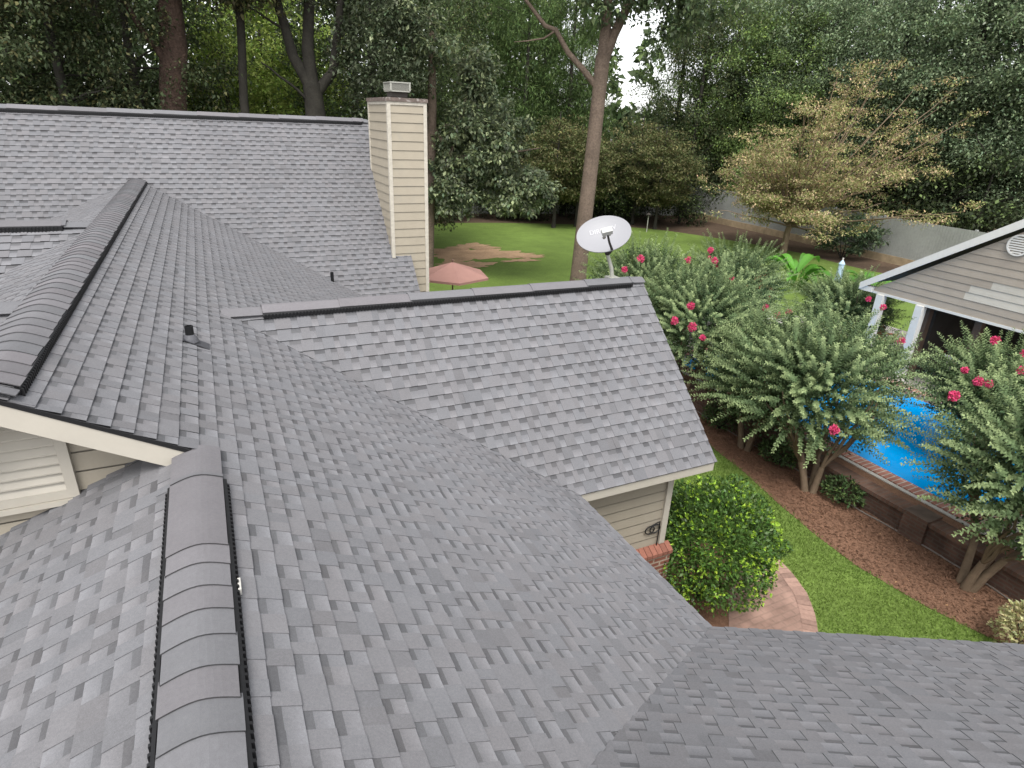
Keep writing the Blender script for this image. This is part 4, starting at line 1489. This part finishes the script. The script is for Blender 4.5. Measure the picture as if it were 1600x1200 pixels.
siding("gable", (X0, 0, za - .15), (0, -1, 0), (0, 0, 1), [[(-ya + .25, 0), (-yn - .25, 0), (-yr_, (ya - .25 - yr_) * sl_ + .05)]], .17, M_PSID, ph, lip=.014, cols=pcol)
mb = MB()
for s in (1, -1):
    ye = yr_ + s * (ya - yr_)
    A = [Vector((X0 - .12, yr_, zr_)), Vector((X0 - .12, ye, za)), Vector((X0 + 6, ye, za)), Vector((X0 + 6, yr_, zr_))]
    if s < 0:
        A.reverse()
    B = [v + Vector((0, 0, -.05)) for v in A]
    mb.face(A, GREY)
    mb.face(list(reversed(B)), GREY)
    for i in range(4):
        mb.face([A[(i + 1) % 4], A[i], B[i], B[(i + 1) % 4]], GREY)
mb.build("roof", M_SHINGLE, ph)
mb = MB()
for s in (1, -1):
    ye = yr_ + s * (ya - yr_)
    A = [Vector((X0 - .145, yr_, zr_ - .0)), Vector((X0 - .145, ye, za - .0)), Vector((X0 - .145, ye, za - .18)), Vector((X0 - .145, yr_, zr_ - .21))]
    if s < 0:
        A.reverse()
    B = [v + Vector((.024, 0, 0)) for v in A]
    mb.face(list(reversed(A)))
    mb.face(B)
    for i in range(4):
        mb.face([A[i], A[(i + 1) % 4], B[(i + 1) % 4], B[i]])
    C_ = [Vector((X0 - .12, yr_, zr_ - .055)), Vector((X0 - .12, ye, za - .055)), Vector((X0 - .001, ye, za - .055)), Vector((X0 - .001, yr_, zr_ - .055))]
    mb.face(C_)
mb.box((X0 - .03, yn + .2, za - .21), (X0 + .05, ya - .2, za - .152))
mb.box((X0 - .118, ya - .34, za - .19), (X0 + .1, ya - .02, za - .06))
mb.build("trim", M_WHITE2, ph)
mb = MB()
T = Matrix.Translation((X0 - .03, 7.25, -.30)) @ Matrix.Rotation(R(-90), 4, 'Y')
mb.lathe([(.225, -.02), (.225, .03), (.19, .03), (.19, .0)], 32, T)
for i in range(7):
    z = -.165 + i * .05
    wv = math.sqrt(.19 ** 2 - z * z)
    mb.box((X0 - .05, 7.25 - wv, -.30 + z - .005), (X0 - .035, 7.25 + wv, -.30 + z + .025))
mb.build("round_vent", M_WHITE2, ph)
for y in (9.9, 8.85):
    mb = MB()
    mb.box((X0 - .09, y - .09, DZ), (X0 + .09, y + .09, za - .21))
    mb.build("post", M_WHITE2, ph)
for y in (8.97, 7.75, 5.6, 3.4):
    mb = MB()
    mb.box((X0 + .5, y - .08, DZ), (X0 + .66, y + .08, za - .2))
    mb.build("post", M_TRUNKM, ph)
mb = MB()
mb.box((X0 + 3.2, yn + .6, DZ), (X0 + 3.4, 9.0, za))
mb.box((X0 + .9, 8.95, DZ), (X0 + 3.2, 9.05, za))
mb.box((X0 + .1, yn + .3, za - .12), (X0 + 3.3, ya - .6, za - .06))
mb.build("back_wall", mat("dark_interior_board", (.05, .042, .036), rough=.8, noise=[(2, .3)]), ph)
mb = MB()
mb.box((X0 + .12, 1.6, DZ + 1.02), (X0 + .2, 7.85, DZ + 1.12))
mb.box((X0 + .12, 1.6, DZ + .55), (X0 + .2, 7.85, DZ + .62))
for y in (7.8, 6.3, 4.8, 3.3):
    mb.box((X0 + .1, y - .04, DZ), (X0 + .18, y + .04, DZ + 1.02))
mb.build("railing", M_TANB, ph)
mb = MB()
mb.box((X0 + 2.9, 6.8, -2.75), (X0 + 3.19, 7.7, -2.42))
mb.build("window", mat("pale_window", (.6, .52, .48), rough=.4), ph)
# plain grill cabinet, seating inside are hidden by the myrtles

# ------------------------------------------------------------------ garden furniture
def parasol():
    o = empty("patio_umbrella", (6.05, 15.7, 0))
    tag(o, "open pink patio umbrella on the back terrace right of the chimney foot", "umbrella")
    mb = MB()
    r, zt, zl = 1.02, -1.88, -2.22
    n = 6
    T = [Vector((0, 0, zt))] 
    rim = [Vector((r * math.cos(R(60 * k + 20)), r * math.sin(R(60 * k + 20)), zl)) for k in range(n)]
    for k in range(n):
        a, b = rim[k], rim[(k + 1) % n]
        sub = 4
        for i in range(sub):                 # slightly sagging panels
            f0, f1 = i / sub, (i + 1) / sub
            s0, s1 = -.05 * math.sin(math.pi * f0), -.05 * math.sin(math.pi * f1)
            q = [T[0].lerp(a, f0) , T[0].lerp(a, f1), T[0].lerp(b, f1), T[0].lerp(b, f0)]
            v = (1, 1, 1)
            mb.face(q if i else q[1:])
        mb.face([a, b, b - Vector((0, 0, .06)), a - Vector((0, 0, .06))])
    mb.build("canopy", M_UMB, o)
    mb = MB()
    mb.tube([(0, 0, G), (0, 0, zt + .05)], .022, 8)
    mb.lathe([(.03, zt + .02), (.035, zt + .06), (0, zt + .09)], 10)
    mb.build("pole", M_TRUNKM, o)
    mb = MB()
    for q in rim:
        mb.tube([Vector((0, 0, zt - .03)), q - Vector((0, 0, .02))], .009, 5)
    mb.build("rib", M_TRUNKM, o)
    mb = MB()
    mb.lathe([(0, G + .1), (.2, G + .1), (.28, G + .04), (.28, G)], 20)
    mb.build("base", M_DARK, o)
parasol()
co = empty("closed_umbrella", (18.6, 13.35, G))
tag(co, "closed pale blue patio umbrella standing left of the pool house eave", "umbrella")
mb = MB()
mb.lathe([(.05, 1.05), (.13, 1.12), (.15, 1.4), (.11, 1.9), (.085, 2.3), (.10, 2.36), (.02, 2.48), (0, 2.48)], 10)
mb.build("canopy", M_BLUEC, co)
mb = MB()
mb.tube([(0, 0, 0), (0, 0, 2.55)], .025, 8)
mb.build("pole", M_WHITE, co)
mb = MB()
mb.lathe([(0, .1), (.22, .1), (.28, .0)], 16)
mb.build("base", M_DARK, co)

def adirondack(loc, rz, label):
    o = empty("garden_chair", loc, rz)
    tag(o, label, "chair", "red garden chairs around the pool")
    mb = MB()
    for i in range(5):
        x = -.24 + i * .12
        hh = .78 + .12 * math.cos((i - 2) * .6)
        mb.bar((x, .12, .32), (x, .46, .32 + hh), .105, .02, up=(0, -1, .3))
    mb.build("backrest", M_RED, o)
    mb = MB()
    for i in range(5):
        y = -.38 + i * .115
        mb.box((-.28, y, .36 - i * .018), (.28, y + .10, .385 - i * .018))
    mb.build("seat", M_RED, o)
    for s in (-1, 1):
        mb = MB()
        mb.box((s * .38 - .06, -.42, .56), (s * .38 + .06, .3, .585))
        mb.build("armrest", M_RED, o)
        mb = MB()
        mb.box((s * .33 - .02, -.40, 0), (s * .33 + .02, -.30, .56))
        mb.bar((s * .31, -.3, .34), (s * .31, .55, .03), .03, .1)
        mb.box((s * .33 - .02, .18, .1), (s * .33 + .02, .28, .56))
        mb.build("leg", M_RED, o)
adirondack((19.4, 17.2, G), R(-30), "red wooden garden chair left of the closed blue umbrella")
adirondack((18.5, 11.1, G), R(60), "red wooden garden chair beneath the pool house eave")
adirondack((17.6, 9.4, DZ), R(100), "red wooden garden chair between the pool house posts")

def lounger(loc, rz, label):
    o = empty("lounge_chair", loc, rz)
    tag(o, label, "lounger", "white loungers by the pool")
    mb = MB()
    for i in range(9):
        mb.box((-.3, -.6 + i * .13, .33), (.3, -.49 + i * .13, .355))
    mb.build("seat", M_WROOM, o)
    mb = MB()
    for i in range(6):
        y = .62 + i * .075
        z = .37 + i * .10
        mb.bar((-.3, y, z), (.3, y, z), .10, .02, up=(0, -.8, .6))
    mb.build("backrest", M_WROOM, o)
    for x in (-.28, .28):
        for y in (-.5, .5):
            mb = MB()
            mb.box((x - .025, y - .025, 0), (x + .025, y + .025, .33))
            mb.build("leg", M_WROOM, o)
lounger((16.0, 12.6, DZ), R(30), "white pool lounger showing through the leaves above the pool")
lounger((17.2, 8.0, DZ), R(95), "white pool lounger beside the pool, in front of the porch railing")
lounger((16.4, 6.6, DZ), R(100), "white pool lounger on the deck, nearest the porch railing's middle")

# big leafed canna clump
rng = np.random.default_rng(5)
def canna(loc, label, n, seed):
    rng = np.random.default_rng(seed)
    o = empty("canna_plant", loc)
    tag(o, label, "plant", "broad leafed plants behind the pool")
    mb = MB()
    for i in range(n):
        a = rng.uniform(0, 6.28)
        r0 = rng.uniform(0, .5)
        b = Vector((math.cos(a) * r0, math.sin(a) * r0, rng.uniform(.2, .8)))
        L = rng.uniform(1.2, 1.9)
        wv = rng.uniform(.34, .5)
        out = Vector((math.cos(a), math.sin(a), 0))
        sd = Vector((-out.y, out.x, 0))
        v = rng.uniform(.7, 1.3)
        c = (.085 * v, .235 * v, .028 * v)
        prev = None
        for k in range(9):
            t = k / 8
            cpt = b + out * (L * .75 * t) + Vector((0, 0, L * (1.1 * t - .95 * t * t)))
            ww = wv * math.sin(math.pi * min(1, .06 + t * .94)) ** .7 * .5
            row = [cpt + sd * ww + Vector((0, 0, ww * .35)), cpt, cpt - sd * ww + Vector((0, 0, ww * .35))]
            if prev:
                mb.face([prev[0], prev[1], row[1], row[0]], c)
                mb.face([prev[1], prev[2], row[2], row[1]], c)
            prev = row
    mb.build("leaf", M_GLEAF, o, smooth=True)
    mb = MB()
    for i in range(6):
        a = i * 1.05
        mb.tube([(math.cos(a) * .3, math.sin(a) * .3, 0), (math.cos(a) * .25, math.sin(a) * .25, .9)], [.035, .02], 6)
    mb.build("stem", mat("green_stem", (.08, .14, .03)), o)
canna((22.6, 18.2, G), "large bright green canna clump behind the closed blue umbrella", 20, 61)
canna((23.6, 15.6, G), "large bright green canna clump just left of the pool house roof tip", 14, 62)
